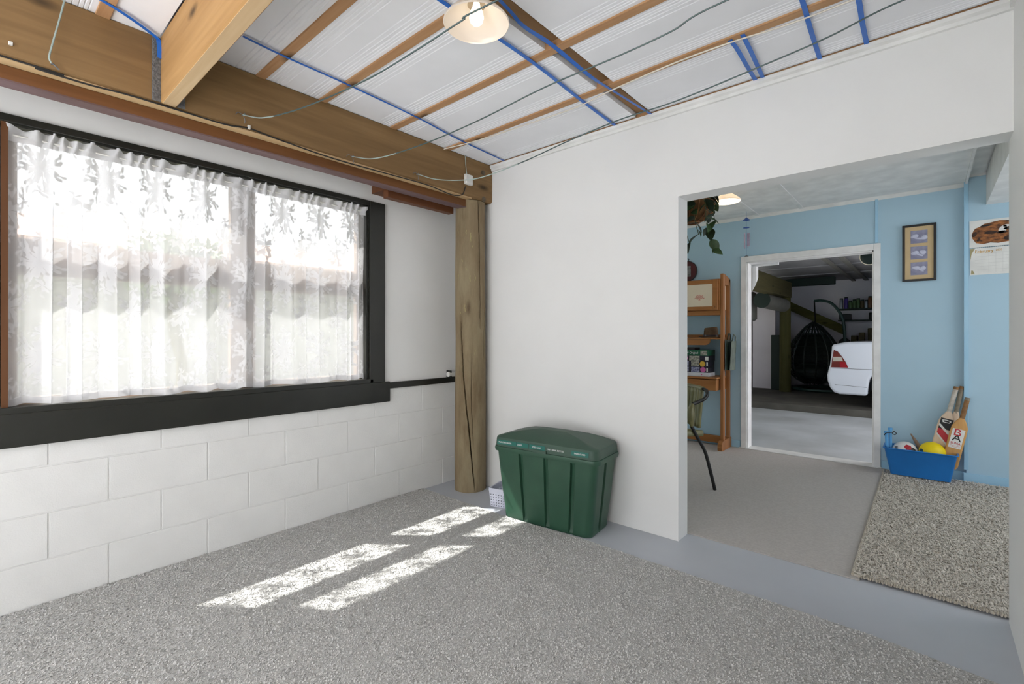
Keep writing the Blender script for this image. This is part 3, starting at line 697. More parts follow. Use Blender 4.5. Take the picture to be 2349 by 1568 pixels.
for k, u in enumerate((-.1, .055, .2)):
    pts = [bpt(u, -.1325, .04), bpt(u + .0015, -.1475, .30)]
    ob('mould_line', MB().tube(pts, .0022, 6), 'green', rb)
for txt, xa, xb_, ya, yb_, sa, sb_ in (('MILK CONTAINERS', 1144, 1173, 1008, 1013, 1141, 1184), ('GLASS', 1186, 1197, 1017, 1019, 1184.5, 1212), ('STEEL CANS', 1220.5, 1240, 1020, 1024, 1214, 1250), ('SOFT DRINK BOTTLES', 1256, 1293, 1031, 1039, 0, 0), ('PAPER/CARD', 1317, 1342.5, 1044, 1051, 1310, 1350)):
    fp = lambda x, y, d_: onPlane(x, y, bpt(0, -.1652 - d_, .48), BV)
    a, b = fp(xa, ya, .002), fp(xb_, yb_, .002); c = (a + b) / 2; zc = .4815
    c.z = zc
    if sa:
        ua, ub = (fp(sa, 1015, .0) - BC).dot(BU), (fp(sb_, 1035, .0) - BC).dot(BU)
        ob('sticker', MB().prism([bpt(ua, -.1648, zc - .0135), bpt(ub, -.1648, zc - .0135), bpt(ub, -.1624, zc + .0135), bpt(ua, -.1624, zc + .0135)], -BV * .0010), 'sticker', rb, sm=False)
    text('lettering', txt, .0135, c, BU, (0, 0, 1), 'print_w', rb, fit=(b - a).dot(BU))

# small white basket with punched holes
def basket():
    bx = (.660, 2.40); root = empty('small_basket', (*bx, 0), 'small white plastic basket with square holes beside the log post', 'basket')
    w0, w1_, d0, d1, hh = .105, .125, .150, .172, .128
    ang = math.radians(14); R = Matrix.Rotation(ang, 3, 'Z')
    def P(x, y, z): q = R @ Vector((x, y, 0)); return (bx[0] + q.x, bx[1] + q.y, z)
    def wall(side, nu, nv):
        m = MB(); hole = .42
        for i in range(nu):
            for j in range(nv):
                us = [i / nu, (i + .5 - hole / 2) / nu, (i + .5 + hole / 2) / nu, (i + 1) / nu]; vs = [j / nv, (j + .5 - hole / 2) / nv, (j + .5 + hole / 2) / nv, (j + 1) / nv]
                for a in range(3):
                    for b in range(3):
                        if a == 1 and b == 1 and 0 < j < nv - 1 or (a == 1 and b == 1 and j == 0): 
                            continue
                        q = []
                        for (s, t) in ((us[a], vs[b]), (us[a + 1], vs[b]), (us[a + 1], vs[b + 1]), (us[a], vs[b + 1])):
                            z = .004 + (hh - .02) * t; f = z / hh; w_ = (w0 + (w1_ - w0) * f) / 2; d_ = (d0 + (d1 - d0) * f) / 2
                            if side == 0: q.append(P(-w_ + 2 * w_ * s, -d_, z))
                            if side == 1: q.append(P(-w_ + 2 * w_ * s, d_, z))
                            if side == 2: q.append(P(-w_, -d_ + 2 * d_ * s, z))
                            if side == 3: q.append(P(w_, -d_ + 2 * d_ * s, z))
                        m.add(q, [(0, 1, 2, 3)])
        return m
    for s in range(4):
        o = ob('side', wall(s, 6 if s < 2 else 8, 6), 'basket', root, sm=False); md = o.modifiers.new('solid', 'SOLIDIFY'); md.thickness = .0025; md.offset = 0
    ob('bottom', MB().add([P(-w0 / 2, -d0 / 2, .003), P(w0 / 2, -d0 / 2, .003), P(w0 / 2, d0 / 2, .003), P(-w0 / 2, d0 / 2, .003)] + [P(-w0 / 2, -d0 / 2, .0005), P(w0 / 2, -d0 / 2, .0005), P(w0 / 2, d0 / 2, .0005), P(-w0 / 2, d0 / 2, .0005)], [(0, 1, 2, 3), (7, 6, 5, 4), (0, 4, 5, 1), (1, 5, 6, 2), (2, 6, 7, 3), (3, 7, 4, 0)]), 'basket', root, sm=False)
    rr = []
    def rl(w_, d_, z, r): return [P(x, y, z) for x, y in rrect(w_, d_, r, 5)]
    ob('rim', MB().loft([rl(w1_ - .002, d1 - .002, hh - .02, .012), rl(w1_ + .012, d1 + .012, hh - .018, .018), rl(w1_ + .012, d1 + .012, hh - .004, .018), rl(w1_ + .004, d1 + .004, hh, .014), rl(w1_ - .008, d1 - .008, hh - .003, .012), rl(w1_ - .008, d1 - .008, hh - .02, .012)], cap=False), 'basket', root)
    ob('handle_slot', MB().add([P(*q) for q in ((-.02, d1 / 2 + .0005, hh - .002), (.045, d1 / 2 + .0005, hh - .002), (.045, d1 / 2 + .0005, hh + .004), (-.02, d1 / 2 + .0005, hh + .004), (-.02, d1 / 2 + .005, hh - .002), (.045, d1 / 2 + .005, hh - .002), (.045, d1 / 2 + .005, hh + .004), (-.02, d1 / 2 + .005, hh + .004))], [(0, 1, 2, 3), (7, 6, 5, 4), (0, 4, 5, 1), (1, 5, 6, 2), (2, 6, 7, 3), (3, 7, 4, 0)]), 'blackmetal', root, sm=False)
basket()

# ============================================================ lamps
def lamp(label, c, dia, ztop, shade_mat, energy, cap_mat):
    x, y, z = c; r = dia / 2
    root = empty('pendant_lamp', (x, y, z), label, 'lamp')
    prof = [(r, 0), (r * .985, .006), (r * .86, .022), (r * .62, .042), (r * .42, .058), (r * .30, .070)]
    inn = [(a - .003, b - .004 + .001) for a, b in prof[::-1]]
    ob('lamp_shade', MB().lathe(prof + inn + [prof[0]], (x, y, z), 48), shade_mat, root)
    ob('lamp_cap', MB().lathe([(r * .34, .062), (r * .34, .076), (r * .24, .086), (r * .2, .096), (.012, .10), (.008, ztop - z)], (x, y, z), 24), cap_mat, root)
    ob('lamp_holder', MB().lathe([(.0001, .0), (.03, 0), (.028, -.012), (.018, -.018), (.0001, -.019)], (x, y, ztop), 24), 'plastic_w', root)
    ob('bulb', MB().lathe([(.0001, -.012), (.012, -.010), (.022, .0), (.027, .016), (.024, .036), (.014, .058), (.012, .07)], (x, y, z + .004), 20), 'bulb', root)
    l = bpy.data.lights.new('bulb_light', 'POINT'); l.energy = energy; l.color = (1, .82, .58); l.shadow_soft_size = .026
    lo = bpy.data.objects.new('bulb_light', l); COL.objects.link(lo); place(lo, (x, y, z - .015), root)
p = CAMP + ray(1093, 54) * 1.76
lamp('white milk glass pendant lamp lit below the timber ceiling', (p.x, p.y, p.z), .244, CZ, 'shade', .35, 'socket')
p = CAMP + ray(1667, 462) * 3.92
lamp('glowing peach topped lamp in the blue room behind the hanging plant', (p.x, p.y, p.z), .215, 2.345, 'shade', 1.6, 'brass')

# ============================================================ BLUE ROOM
BY = 5.18; BCZ = 2.345; DX0, DX1, DZ = 1.455, 2.492, 1.893
wbk = MB().box(-1.4, DX0, BY, BY + .12, 0, 2.6); wbk.box(DX1, 3.066, BY, BY + .12, 0, 2.6); wbk.box(DX0, DX1, BY, BY + .12, DZ, 2.6); wbk.box(3.066, 4.9, BY - .04, BY + .12, 0, 2.6)
wbo = ob('wall_blue', wbk, 'blue', kind='structure', sm=False)
ob('batten_strip', MB().box(2.495, 2.515, BY - .008, BY, 1.95, BCZ - .02, bev=.002), 'bluetrim', wbo, sm=False)
ob('batten_strip', MB().box(3.052, 3.078, BY - .05, BY - .0405, 0.1, 2.39, bev=.002), 'bluetrim', wbo, sm=False)
ob('baseboard_blue', MB().box(2.54, 3.06, BY - .012, BY, 0, .075, bev=.002).box(3.05, 4.88, BY - .053, BY - .0405, 0, .075, bev=.002).box(-1.38, 1.40, BY - .012, BY, 0, .075, bev=.002), 'bluetrim', kind='structure', sm=False)
# side walls of the blue room, with unseen openings added to let daylight in
ws = MB().box(4.78, 4.9, DB, BY - .04, 0, .4); ws.box(4.78, 4.9, DB, BY - .04, 2.2, 2.6); ws.box(4.78, 4.9, DB, 3.1, .4, 2.2); ws.box(4.78, 4.9, 4.85, BY - .04, .4, 2.2)
ob('wall_side_right', ws, 'blue', kind='structure', sm=False)
wsl = MB().box(-1.5, -1.38, DB, BY, 0, .4); wsl.box(-1.5, -1.38, DB, BY, 2.2, 2.6); wsl.box(-1.5, -1.38, DB, 3.6, .4, 2.2); wsl.box(-1.5, -1.38, 4.5, BY, .4, 2.2)
ob('wall_side_left', wsl, 'blue', kind='structure', sm=False)
ob('wall_side_front', MB().box(RX + .11, 4.9, D, DB, 0, 2.6).box(-1.5, -.13, D, DB, 0, 2.6), 'white', kind='structure', sm=False)
ob('floor_annex', MB().box(-1.5, -.12, D, 5.32, -.14, 0), 'slab', kind='structure', sm=False)
cb2 = MB().box(-1.5, 3.062, DB, BY, BCZ, BCZ + .06); cb2.box(3.062, 4.9, DB, BY - .04, 2.405, 2.465)
cbo = ob('ceiling_blue_room', cb2, 'trimwhite', kind='structure', sm=False)
for x in (1.567, 1.947): ob('cover_strip', MB().box(x - .017, x + .017, DB + .01, BY - .03, BCZ - .009, BCZ), 'trimwhite', cbo, sm=False)
ob('cover_strip', MB().box(3.058, 3.074, DB + .01, BY - .045, BCZ - .012, 2.405), 'trimwhite', cbo, sm=False)
ob('cover_strip', MB().box(3.085, 3.165, DB + .01, BY - .045, 2.395, 2.405), 'trimwhite', cbo, sm=False)
ob('cornice_strip', MB().prism([(-1.38, BY, BCZ - .028), (-1.38, BY - .03, BCZ), (-1.38, BY, BCZ)], (4.44, 0, 0)), 'trimwhite', cbo, sm=False)
ob('cornice_strip', MB().prism([(3.078, BY - .0405, 2.38), (3.078, BY - .065, 2.405), (3.078, BY - .0405, 2.405)], (1.7, 0, 0)), 'trimwhite', cbo, sm=False)
ob('bulkhead', MB().box(3.176, 3.6, DB + .002, BY - .041, 2.15, 2.404), 'trimwhite', cbo, sm=False)
ob('floor_carpet_taupe', MB().box(-1.37, 2.60, DB + .004, BY - .002, .0005, .006), 'carpet2', None, 'plain taupe carpet on the floor of the blue room', 'carpet', sm=False)
# shaggy rug
rg = empty('shag_rug', (2.9, 3.9, 0), 'shaggy beige grey rug on the blue room floor beside the tub', 'rug')
RGX0, RGX1, RGY0, RGY1 = 2.575, 3.95, 2.775, 5.10
ob('rug_base', MB().box(RGX0, RGX1, RGY0, RGY1, .0065, .016), 'rug', rg, sm=False)
ob('binding', MB().tube([(RGX0 - .004, RGY0, .013), (RGX0 - .012, RGY1, .013)], .008, 8), 'rugedge', rg)
fr_ = MB()
for x in np.arange(RGX0 + .02, 3.3, .011): fr_.tube([(x, RGY0 + .004, .018), (x + random.uniform(-.004, .004), RGY0 - .008, .015), (x + random.uniform(-.004, .004), RGY0 - .011, .008)], .0035, 5)
o = ob('stitched_edge', fr_, 'rugedge', rg); tag(o, kind='stuff')
me = tufts(60000, (RGX0, 3.72, RGY0, RGY1 - .02), .0155, .009, .005, .024, .25, seed=5)
me.materials.append(MT['shag']); o = bpy.data.objects.new('pile', me); COL.objects.link(o); place(o, (0, 0, 0), rg); tag(o, kind='stuff')

# door frame to the garage
d1 = empty('door_1', ((DX0 + DX1) / 2, BY, 0), kind='structure')
ob('jamb', MB().box(DX0, DX0 + .018, BY - .004, BY + .125, 0, DZ, bev=.002), 'doorwhite', d1, sm=False)
ob('jamb', MB().box(DX1 - .018, DX1, BY - .004, BY + .125, 0, DZ, bev=.002), 'doorwhite', d1, sm=False)
ob('head', MB().box(DX0, DX1, BY - .004, BY + .125, DZ - .018, DZ, bev=.002), 'doorwhite', d1, sm=False)
ob('architrave', MB().box(DX0 - .045, DX0 + .006, BY - .018, BY - .0005, 0, DZ + .05, bev=.003), 'doorwhite', d1, sm=False)
ob('architrave', MB().box(DX1 - .006, DX1 + .042, BY - .018, BY - .0005, 0, DZ + .05, bev=.003), 'doorwhite', d1, sm=False)
ob('architrave', MB().box(DX0 + .006, DX1 - .006, BY - .018, BY - .0005, DZ - .006, DZ + .05, bev=.003), 'doorwhite', d1, sm=False)
ob('threshold', MB().box(DX0 - .06, DX1 + .05, BY - .03, BY + .125, .0065, .014, bev=.002), 'trimwhite', d1, sm=False)

# ------------------------------------------------------------ desk with hutch
dk = empty('desk_hutch', (1.0, 5.0, 0), 'honey wood desk with hutch cabinet against the blue wall', 'desk')
def dbox(name, x0, x1, y0, y1, z0, z1, mat='desk', bev=.003, par=None): return ob(name, MB().box(x0, x1, y0, y1, z0, z1, bev=bev), mat, par or dk, sm=False)
for x0 in (.42, 1.283):
    dbox('upright', x0, x0 + .03, 4.93, 4.985, .09, 1.762, 'deskz'); dbox('upright', x0, x0 + .03, 5.105, 5.155, .09, 1.72, 'deskz')
    ob('top_rail', MB().prism([(x0, 4.985, 1.72), (x0, 4.985, 1.757), (x0, 5.155, 1.72), (x0, 5.105, 1.655), (x0, 4.985, 1.655)], (.03, 0, 0)), 'deskz', dk, sm=False)
    ft = [(x0 - .006, 4.865 + .05 * (1 - math.cos(a)), .05 + .05 * math.sin(a)) for a in np.linspace(-math.pi / 2, math.pi / 2, 9)]
    ft = [(x0 - .006, 4.87, .0065), (x0 - .006, 4.862, .04), (x0 - .006, 4.868, .075), (x0 - .006, 4.89, .095), (x0 - .006, 4.93, .105), (x0 - .006, 5.165, .105), (x0 - .006, 5.165, .0065)]
    ob('foot', MB().prism(ft, (.042, 0, 0)), 'deskz', dk, sm=False)
dbox('stretcher', .45, 1.283, 5.12, 5.145, .03, .105); dbox('worktop', .44, 1.282, 4.83, 5.16, .715, .732)
dr = dbox('drawer', .47, 1.27, 4.845, 5.10, .60, .708); dbox('apron', .45, 1.283, 5.10, 5.13, .60, .714)
dbox('shelf', .45, 1.283, 4.94, 5.15, 1.108, 1.124); ob('shelf_apron', MB().prism([(.45, 4.948, 1.107), (1.18, 4.948, 1.107), (1.175, 4.948, 1.075), (1.155, 4.948, 1.055), (1.13, 4.948, 1.048), (.45, 4.948, 1.048)], (0, .016, 0)), 'desk', dk, sm=False)
dbox('shelf_back', .45, 1.283, 5.135, 5.15, 1.125, 1.155)
cab = dbox('cabinet', .452, 1.281, 4.915, 5.15, 1.40, 1.712); dbox('cabinet_rail', .452, 1.281, 4.93, 5.10, 1.352, 1.398)
ob('side_panel', MB().box(1.2815, 1.2828, 4.99, 5.10, 1.41, 1.65), 'cream', cab, sm=False)
dx0, dx1, dz0, dz1 = .90, 1.268, 1.405, 1.705
dr2 = empty('cabinet_door', (1.08, 4.90, 1.4), parent=dk)
for a in ((dx0, dx0 + .045, dz0, dz1), (dx1 - .05, dx1, dz0, dz1), (dx0 + .045, dx1 - .05, dz0, dz0 + .035), (dx0 + .045, dx1 - .05, dz1 - .04, dz1)):
    dbox('stile', a[0], a[1], 4.895, 4.914, a[2], a[3], par=dr2)
pn = ob('cream_panel', MB().box(dx0 + .045, dx1 - .05, 4.902, 4.912, dz0 + .035, dz1 - .04), 'cream', dr2, sm=False)
sx, sz, sy = 1.088, 1.532, 4.9012
for k in range(9):
    a = math.radians(-72 + 18 * k); L1 = .024; L2 = .050 if k % 2 == 0 else .047
    d_ = Vector((math.sin(a), 0, math.cos(a))); n_ = Vector((math.cos(a), 0, -math.sin(a))); c0 = Vector((sx, sy, sz - .022))
    ob('shell_ray', MB().prism([c0 + d_ * L1 * .6 - n_ * .0015, c0 + d_ * L2 - n_ * .0035, c0 + d_ * (L2 + .003), c0 + d_ * L2 + n_ * .0035, c0 + d_ * L1 * .6 + n_ * .0015], (0, .0006, 0)), 'shell', dr2, sm=False)
ob('shell_base', MB().prism([(sx - .012, sy, sz - .026), (sx + .012, sy, sz - .026), (sx + .006, sy, sz - .018), (sx - .006, sy, sz - .018)], (0, .0006, 0)), 'shell', dr2, sm=False)
ob('knob', MB().lathe([(.0001, -.016), (.008, -.015), (.009, -.010), (.005, -.004), (.005, 0)], (dx0 + .02, 4.896, 1.47), 14, 'Y'), 'desk', dr2)
dbox('cabinet_door_frame', .46, .895, 4.895, 4.914, dz0, dz1)
ob('keyhole', MB().lathe([(.0001, -.001), (.004, -.001), (.004, 0)], (dx1 - .025, 4.8955, 1.43), 10, 'Y'), 'darkrim', dr2)
# hat
ht = empty('brown_hat', (1.14, 5.03, 1.124), 'brown felt hat resting on the desk shelf', 'hat')
def hat():
    n = 40; c = (1.155, 5.04); loops = []
    for (r, z, dent) in ((.105, 1.126, 0), (.115, 1.127, 0), (.116, 1.131, 0), (.075, 1.134, 0), (.068, 1.145, 0), (.064, 1.19, 0), (.060, 1.222, 0), (.054, 1.229, 0), (.035, 1.222, 1), (.01, 1.214, 1)):
        loops.append([(c[0] + r * 1.05 * math.cos(2 * math.pi * k / n), c[1] + r * .82 * math.sin(2 * math.pi * k / n), z + (.006 * math.cos(4 * math.pi * k / n) if r > .1 else 0) + (.006 * math.cos(2 * math.pi * k / n) if 1.2 < z else 0)) for k in range(n)])
    return MB().loft(loops)
ob('crown', hat(), 'hat', ht)
ob('hat_band', MB().lathe([(.0715, 0), (.0705, .016)], (0, 0, 0), 40).__class__().loft([[(1.155 + r * 1.05 * math.cos(2 * math.pi * k / 40), 5.04 + r * .82 * math.sin(2 * math.pi * k / 40), z) for k in range(40)] for r, z in ((.0745, 1.136), (.0705, 1.153))], cap=False), 'darkrim', ht)
# game boxes on the worktop
def gbox(label, z0, z1, x0, x1, y0, side, deco):
    root = empty('puzzle_box', ((x0 + x1) / 2, y0 + .1, z0), label, 'box', 'boxes stacked on the desk')
    ob('carton', MB().box(x0, x1, y0, y0 + .19, z0, z1, bev=.0015), side, root, sm=False)
    for d_ in deco:
        if d_[0] == 'r': ob('printed_patch', MB().box(d_[1], d_[2], y0 - .0012, y0 - .0002, z0 + d_[3] * (z1 - z0), z0 + d_[4] * (z1 - z0)), d_[5], root, sm=False)
        if d_[0] == 'c':
            cx, cz, rr = d_[1], z0 + d_[2] * (z1 - z0), d_[3]
            ob('printed_badge', MB().prism([(cx + rr * (1 + .1 * (k % 2)) * math.cos(2 * math.pi * k / 24), y0 - .0016, cz + rr * (1 + .1 * (k % 2)) * math.sin(2 * math.pi * k / 24)) for k in range(24)], (0, .0008, 0)), d_[4], root, sm=False)
        if d_[0] == 't': text('lettering', d_[1], d_[2], (d_[3], y0 - .0014, z0 + d_[4] * (z1 - z0)), (1, 0, 0), (0, 0, 1), 'print_w', root, fit=d_[5])
    return root
MT['boxgreen'] = M('box_green', (20, 92, 62), .4, (16, 74, 50), 14); MT['boxdark'] = M('box_dark_violet', (44, 38, 56), .4, (28, 26, 38), 20); MT['boxpic'] = M('box_picture', (190, 186, 172), .5, (96, 98, 92), 55, detail=8); MT['boxpic2'] = M('box_picture_lilac', (176, 178, 206), .5, (70, 72, 110), 60, detail=8)
MT['badgey'] = M('badge_yellow', (224, 180, 66), .5); MT['badgep'] = M('badge_pink', (206, 104, 168), .5); MT['boxwhite'] = M('box_white', (214, 218, 226), .4)
gy = 4.90
gbox('flat white box at the bottom of the stack on the desk', .733, .770, .86, 1.185, gy - .012, 'boxwhite', [('c', .915, .5, .006, 'badgep'), ('c', 1.115, .5, .006, 'badgep')])
gbox('dark puzzle box with a pink badge above the white box', .7705, .828, .88, 1.175, gy, 'boxdark', [('r', .945, .98, .1, .9, 'boxpic2'), ('r', 1.005, 1.09, .05, .95, 'boxpic2'), ('c', 1.125, .5, .026, 'badgep'), ('r', 1.158, 1.172, .15, .85, 'paper')])
gbox('dark puzzle box with a yellow badge in the middle of the stack', .8285, .886, .88, 1.175, gy, 'boxdark', [('r', .945, .98, .1, .9, 'boxpic2'), ('r', 1.005, 1.085, .05, .95, 'boxpic'), ('c', 1.12, .5, .027, 'badgey'), ('r', 1.158, 1.172, .15, .85, 'paper')])
gbox('dark puzzle box with a wide picture under the green box', .8865, .940, .88, 1.18, gy, 'boxdark', [('c', .955, .5, .018, 'badgep'), ('r', .985, 1.09, .04, .96, 'boxpic'), ('r', 1.145, 1.178, .15, .85, 'paper'), ('r', .918, .924, .2, .8, 'paper')])
gbox('green puzzle box with white lettering on top of the stack', .9405, .998, .88, 1.18, gy, 'boxgreen', [('t', 'NEW', .024, .962, .5, .034), ('t', 'Original', .03, 1.032, .48, .085), ('r', 1.10, 1.165, .1, .9, 'boxpic')])
ob('black_case', MB().box(.84, 1.03, 4.93, 5.08, .9985, 1.022, bev=.003), 'darkrim', None, 'flat black case lying on the green puzzle box', 'case', sm=False)
# bags on the desk side
def bag(label, x, y0, y1, z0, z1, mat, tilt, thick):
    root = empty('hanging_bag', (x, (y0 + y1) / 2, z0), label, 'bag', 'bags hung on the desk side')
    P1, P2 = [], []
    for i in range(13):
        t = i / 12; z = z0 + (z1 - z0) * t; a, b = [], []
        for j in range(9):
            s = j / 8; y = y0 + (y1 - y0) * s + .02 * (1 - t) * (s - .5); bul = math.sin(math.pi * s) * (thick * (1 - .8 * t) + .004) + .003 * math.sin(9 * s + 7 * t)
            xx = x + tilt * (1 - t); a.append((xx - bul, y, z)); b.append((xx + bul, y, z))
        P1.append(a); P2.append(b)
    m = MB().loft([r1 + r2[::-1] for r1, r2 in zip(P1, P2)]); ob('bag_body', m, mat, root)
    ym = (y0 + y1) / 2
    ob('bag_handle', MB().tube(catmull([(x, ym - .045, z1 - .01), (x + .004, ym - .035, z1 + .045), (x + .002, ym, z1 + .065), (x + .004, ym + .035, z1 + .045), (x, ym + .045, z1 - .01)], 6), .006, 8), mat, root)
bag('dark green bag hung on the side of the desk', 1.332, 4.95, 5.13, .80, 1.10, 'bagdark', .0, .012)
bag('crumpled grey green bag with loop handle on the desk side', 1.378, 4.97, 5.12, .80, 1.09, 'baggrey', -.015, .014)
# plaque on the wall above the hutch
q = onY(1576, 622, 5.165)
pq = empty('round_plaque', (q.x, 5.17, q.z), 'round maroon plaque with a small grey photo above the hutch', 'plaque')
ob('disc', MB().lathe([(.0001, 0), (.105, 0), (.108, -.004), (.105, -.012), (.0001, -.013)], (q.x, 5.178, q.z), 40, 'Y'), 'plaque', pq)
ob('rim', MB().lathe([(.104, -.004), (.112, -.008), (.110, -.017), (.103, -.015), (.104, -.004)], (q.x, 5.178, q.z), 40, 'Y'), 'darkrim', pq)
ob('photo', MB().box(q.x - .06, q.x + .042, 5.161, 5.1645, q.z - .06, q.z + .055), 'photo', pq, sm=False)
ob('hanger', MB().tube(catmull([(q.x + .01, 5.17, q.z + .108), (q.x + .02, 5.165, q.z + .128), (q.x + .008, 5.172, q.z + .14)], 5), .004, 6), 'darkrim', pq)

# ------------------------------------------------------------ tubular chair
A = Vector((1.654, 3.635, .0065)); WD = Vector((-.857, .514, 0)); FD = Vector((-.546, -.838, 0))
def cpt(w_, f_, z): return A + WD * w_ + FD * f_ + Vector((0, 0, z))
ch = empty('tubular_chair', cpt(.25, .25, 0), 'olive vinyl armchair on black tube legs by the desk', 'chair')
def leg(pts): ob('leg', MB().tube(catmull(pts, 6), .0125, 10), 'blackmetal', ch)
leg([cpt(0, 0, 0), cpt(.012, .03, .14), cpt(.025, .065, .28), cpt(.033, .12, .38), cpt(.04, .172, .475)])
leg([cpt(.02, .50, 0), cpt(.035, .47, .2), cpt(.05, .42, .40)])
leg([cpt(.52, .02, 0), cpt(.505, .05, .2), cpt(.49, .11, .42)])
leg([cpt(.50, .50, 0), cpt(.49, .47, .2), cpt(.47, .42, .40)])
seat = []
for i in range(9):
    t = i / 8; seat.append([cpt(.04 + .43 * s, .06 + .42 * t, .415 - .02 * math.sin(math.pi * s) + .015 * t) for s in np.linspace(0, 1, 9)])
o = ob('seat', MB().grid(seat), 'olive', ch); md = o.modifiers.new('s', 'SOLIDIFY'); md.thickness = .045; md.offset = 0; bv = o.modifiers.new('b', 'BEVEL'); bv.width = .012; bv.segments = 3
bk = []
for i in range(10):
    t = i / 9; z = .44 + .29 * t
    bk.append([cpt(.11 + .36 * s, .045 - .03 * t - .045 * math.sin(math.pi * s) + .008 * abs(math.sin(math.pi * 8 * s)), z) for s in np.linspace(0, 1, 65)])
o = ob('backrest', MB().grid(bk), 'olive', ch); md = o.modifiers.new('s', 'SOLIDIFY'); md.thickness = .025; md.offset = 0
ob('back_roll', MB().tube(catmull([cpt(.112 + .36 * s, .015 - .045 * math.sin(math.pi * s), .735) for s in np.linspace(0, 1, 9)], 3), .018, 10), 'olive', ch)
wg = []
pts = [cpt(.035, .172, .475), cpt(.03, .185, .53), cpt(.035, .18, .59), cpt(.045, .155, .635)]
ob('arm_pad', MB().tube(catmull(pts, 5), [.012 + .016 * math.sin(math.pi * k / 15) for k in range(16)], 10), 'olive', ch)
ob('arm_tube', MB().tube(catmull([cpt(.045, .155, .635), cpt(.045, .11, .648), cpt(.042, .055, .672), cpt(.055, .02, .705), cpt(.085, .008, .727), cpt(.125, .012, .735)], 6), .0135, 10), 'blackmetal', ch)
ob('arm_pad', MB().tube(catmull([cpt(.47, .42, .40), cpt(.475, .3, .52), cpt(.48, .15, .64), cpt(.46, .01, .735)], 5), .016, 10), 'olive', ch)

# ------------------------------------------------------------ hanging plant
pl = CAMP + ray(1587, 482) * 3.25
hb = empty('hanging_plant', pl, 'trailing green pothos in a brown hanging basket at the opening', 'plant')
ob('basket', MB().lathe([(.0001, -.085), (.05, -.082), (.10, -.06), (.135, -.015), (.145, .045), (.138, .05), (.10, .03), (.0001, .03)], pl, 36), 'basketbrown', hb)
for k in range(14):
    a = 2 * math.pi * k / 14; ob('basket_rib', MB().tube([pl + Vector((r * math.cos(a), r * math.sin(a), z)) for r, z in ((.05, -.085), (.103, -.062), (.138, -.016), (.149, .046))], .0028, 5), 'copper', hb)
ob('basket_ring', MB().lathe([(.052, -.082), (.056, -.087), (.052, -.092), (.048, -.087), (.052, -.082)], pl, 28), 'copper', hb)
for k in range(3):
    a = 2 * math.pi * k / 3; ob('chain', MB().tube([pl + Vector((.14 * math.cos(a), .14 * math.sin(a), .045)), Vector((pl.x, pl.y, BCZ))], .002, 5), 'copper', hb)
def leafmesh(l, w_):
    m = MB(); P = []
    for i in range(7):
        t = i / 6; hw = w_ * math.sin(math.pi * min(1, t * .93 + .07)) ** .8 * (1 - .25 * t); P.append([(-hw, t * l, .25 * hw - .25 * l * t * t), (0, t * l, -.25 * l * t * t), (hw, t * l, .25 * hw - .25 * l * t * t)])
    me = m.grid(P).mesh('leaf'); smooth(me, 180); return me
LM = []
for l, w_ in ((.095, .036), (.075, .031), (.06, .025)):
    for mt in ('leaf', 'leafdark'): me = leafmesh(l, w_); me.materials.append(MT[mt]); LM.append(me)
rnd = random.Random(3)
def add_leaf(p, d):
    o = bpy.data.objects.new('leaf', rnd.choice(LM)); COL.objects.link(o); place(o, p, hb)
    o.rotation_euler = Vector(d).to_track_quat('Y', 'Z').to_euler(); o.rotation_euler.rotate_axis('Y', rnd.uniform(-.8, .8))
for k in range(120):
    a = rnd.uniform(0, 6.28); r = rnd.uniform(.02, .15); z = rnd.uniform(.04, .16) - .25 * max(0, r - .1)
    add_leaf(pl + Vector((r * math.cos(a), r * math.sin(a), z)), (math.cos(a), math.sin(a), rnd.uniform(-.9, .3)))
for vx, vy, n_ in ((.05, -.12, 9), (.10, -.08, 7), (.0, -.15, 9), (.13, -.04, 4), (-.08, -.10, 7), (.06, .12, 6)):
    L_ = rnd.uniform(.16, .30) if n_ > 5 else .12
    vine = catmull([pl + Vector((vx * .9, vy * .9, .05)), pl + Vector((vx * 1.25, vy * 1.25, .01)), pl + Vector((vx * 1.15 + .01, vy * 1.1, -L_ * .5)), pl + Vector((vx + .04, vy, -L_))], 6)
    ob('vine', MB().tube(vine, .002, 5), 'stem', hb)
    for i in range(n_):
        p_ = vine[min(len(vine) - 1, int((i + .6) / n_ * len(vine)))]; a = rnd.uniform(0, 6.28); add_leaf(p_, (math.cos(a) * .8, math.sin(a) * .8, rnd.uniform(-1, -.1)))
# wind chime
wc_ = empty('wind_chime', (1.519, 4.95, 1.9), 'small blue wind chime with metal tubes above the garage door frame', 'wind chime')
ob('string', MB().tube([(1.519, 4.95, BCZ), (1.519, 4.95, 1.905)], .0012, 5), 'chimeblue', wc_)
ob('roof', MB().lathe([(.0001, .028), (.012, .016), (.034, .0), (.033, -.003), (.0001, .004)], (1.519, 4.95, 2.262), 8), 'chimeblue', wc_)
ob('disc', MB().lathe([(.0001, .003), (.028, .002), (.028, -.002), (.0001, -.003)], (1.519, 4.95, 2.188), 20), 'chimeblue', wc_)
for k, (a, l) in enumerate(((2.6, .13), (4.4, .15), (.1, .125), (5.6, .14), (1.4, .12))):
    ob('tube', MB().tube([(1.519 + .024 * math.cos(a), 4.95 + .024 * math.sin(a), 2.135), (1.519 + .024 * math.cos(a), 4.95 + .024 * math.sin(a), 2.135 - l)], .0045, 10), 'chimetube', wc_)
ob('sail', MB().lathe([(.0001, .012), (.022, 0), (.0001, -.006)], (1.519, 4.95, 1.91), 6), 'photo', wc_)

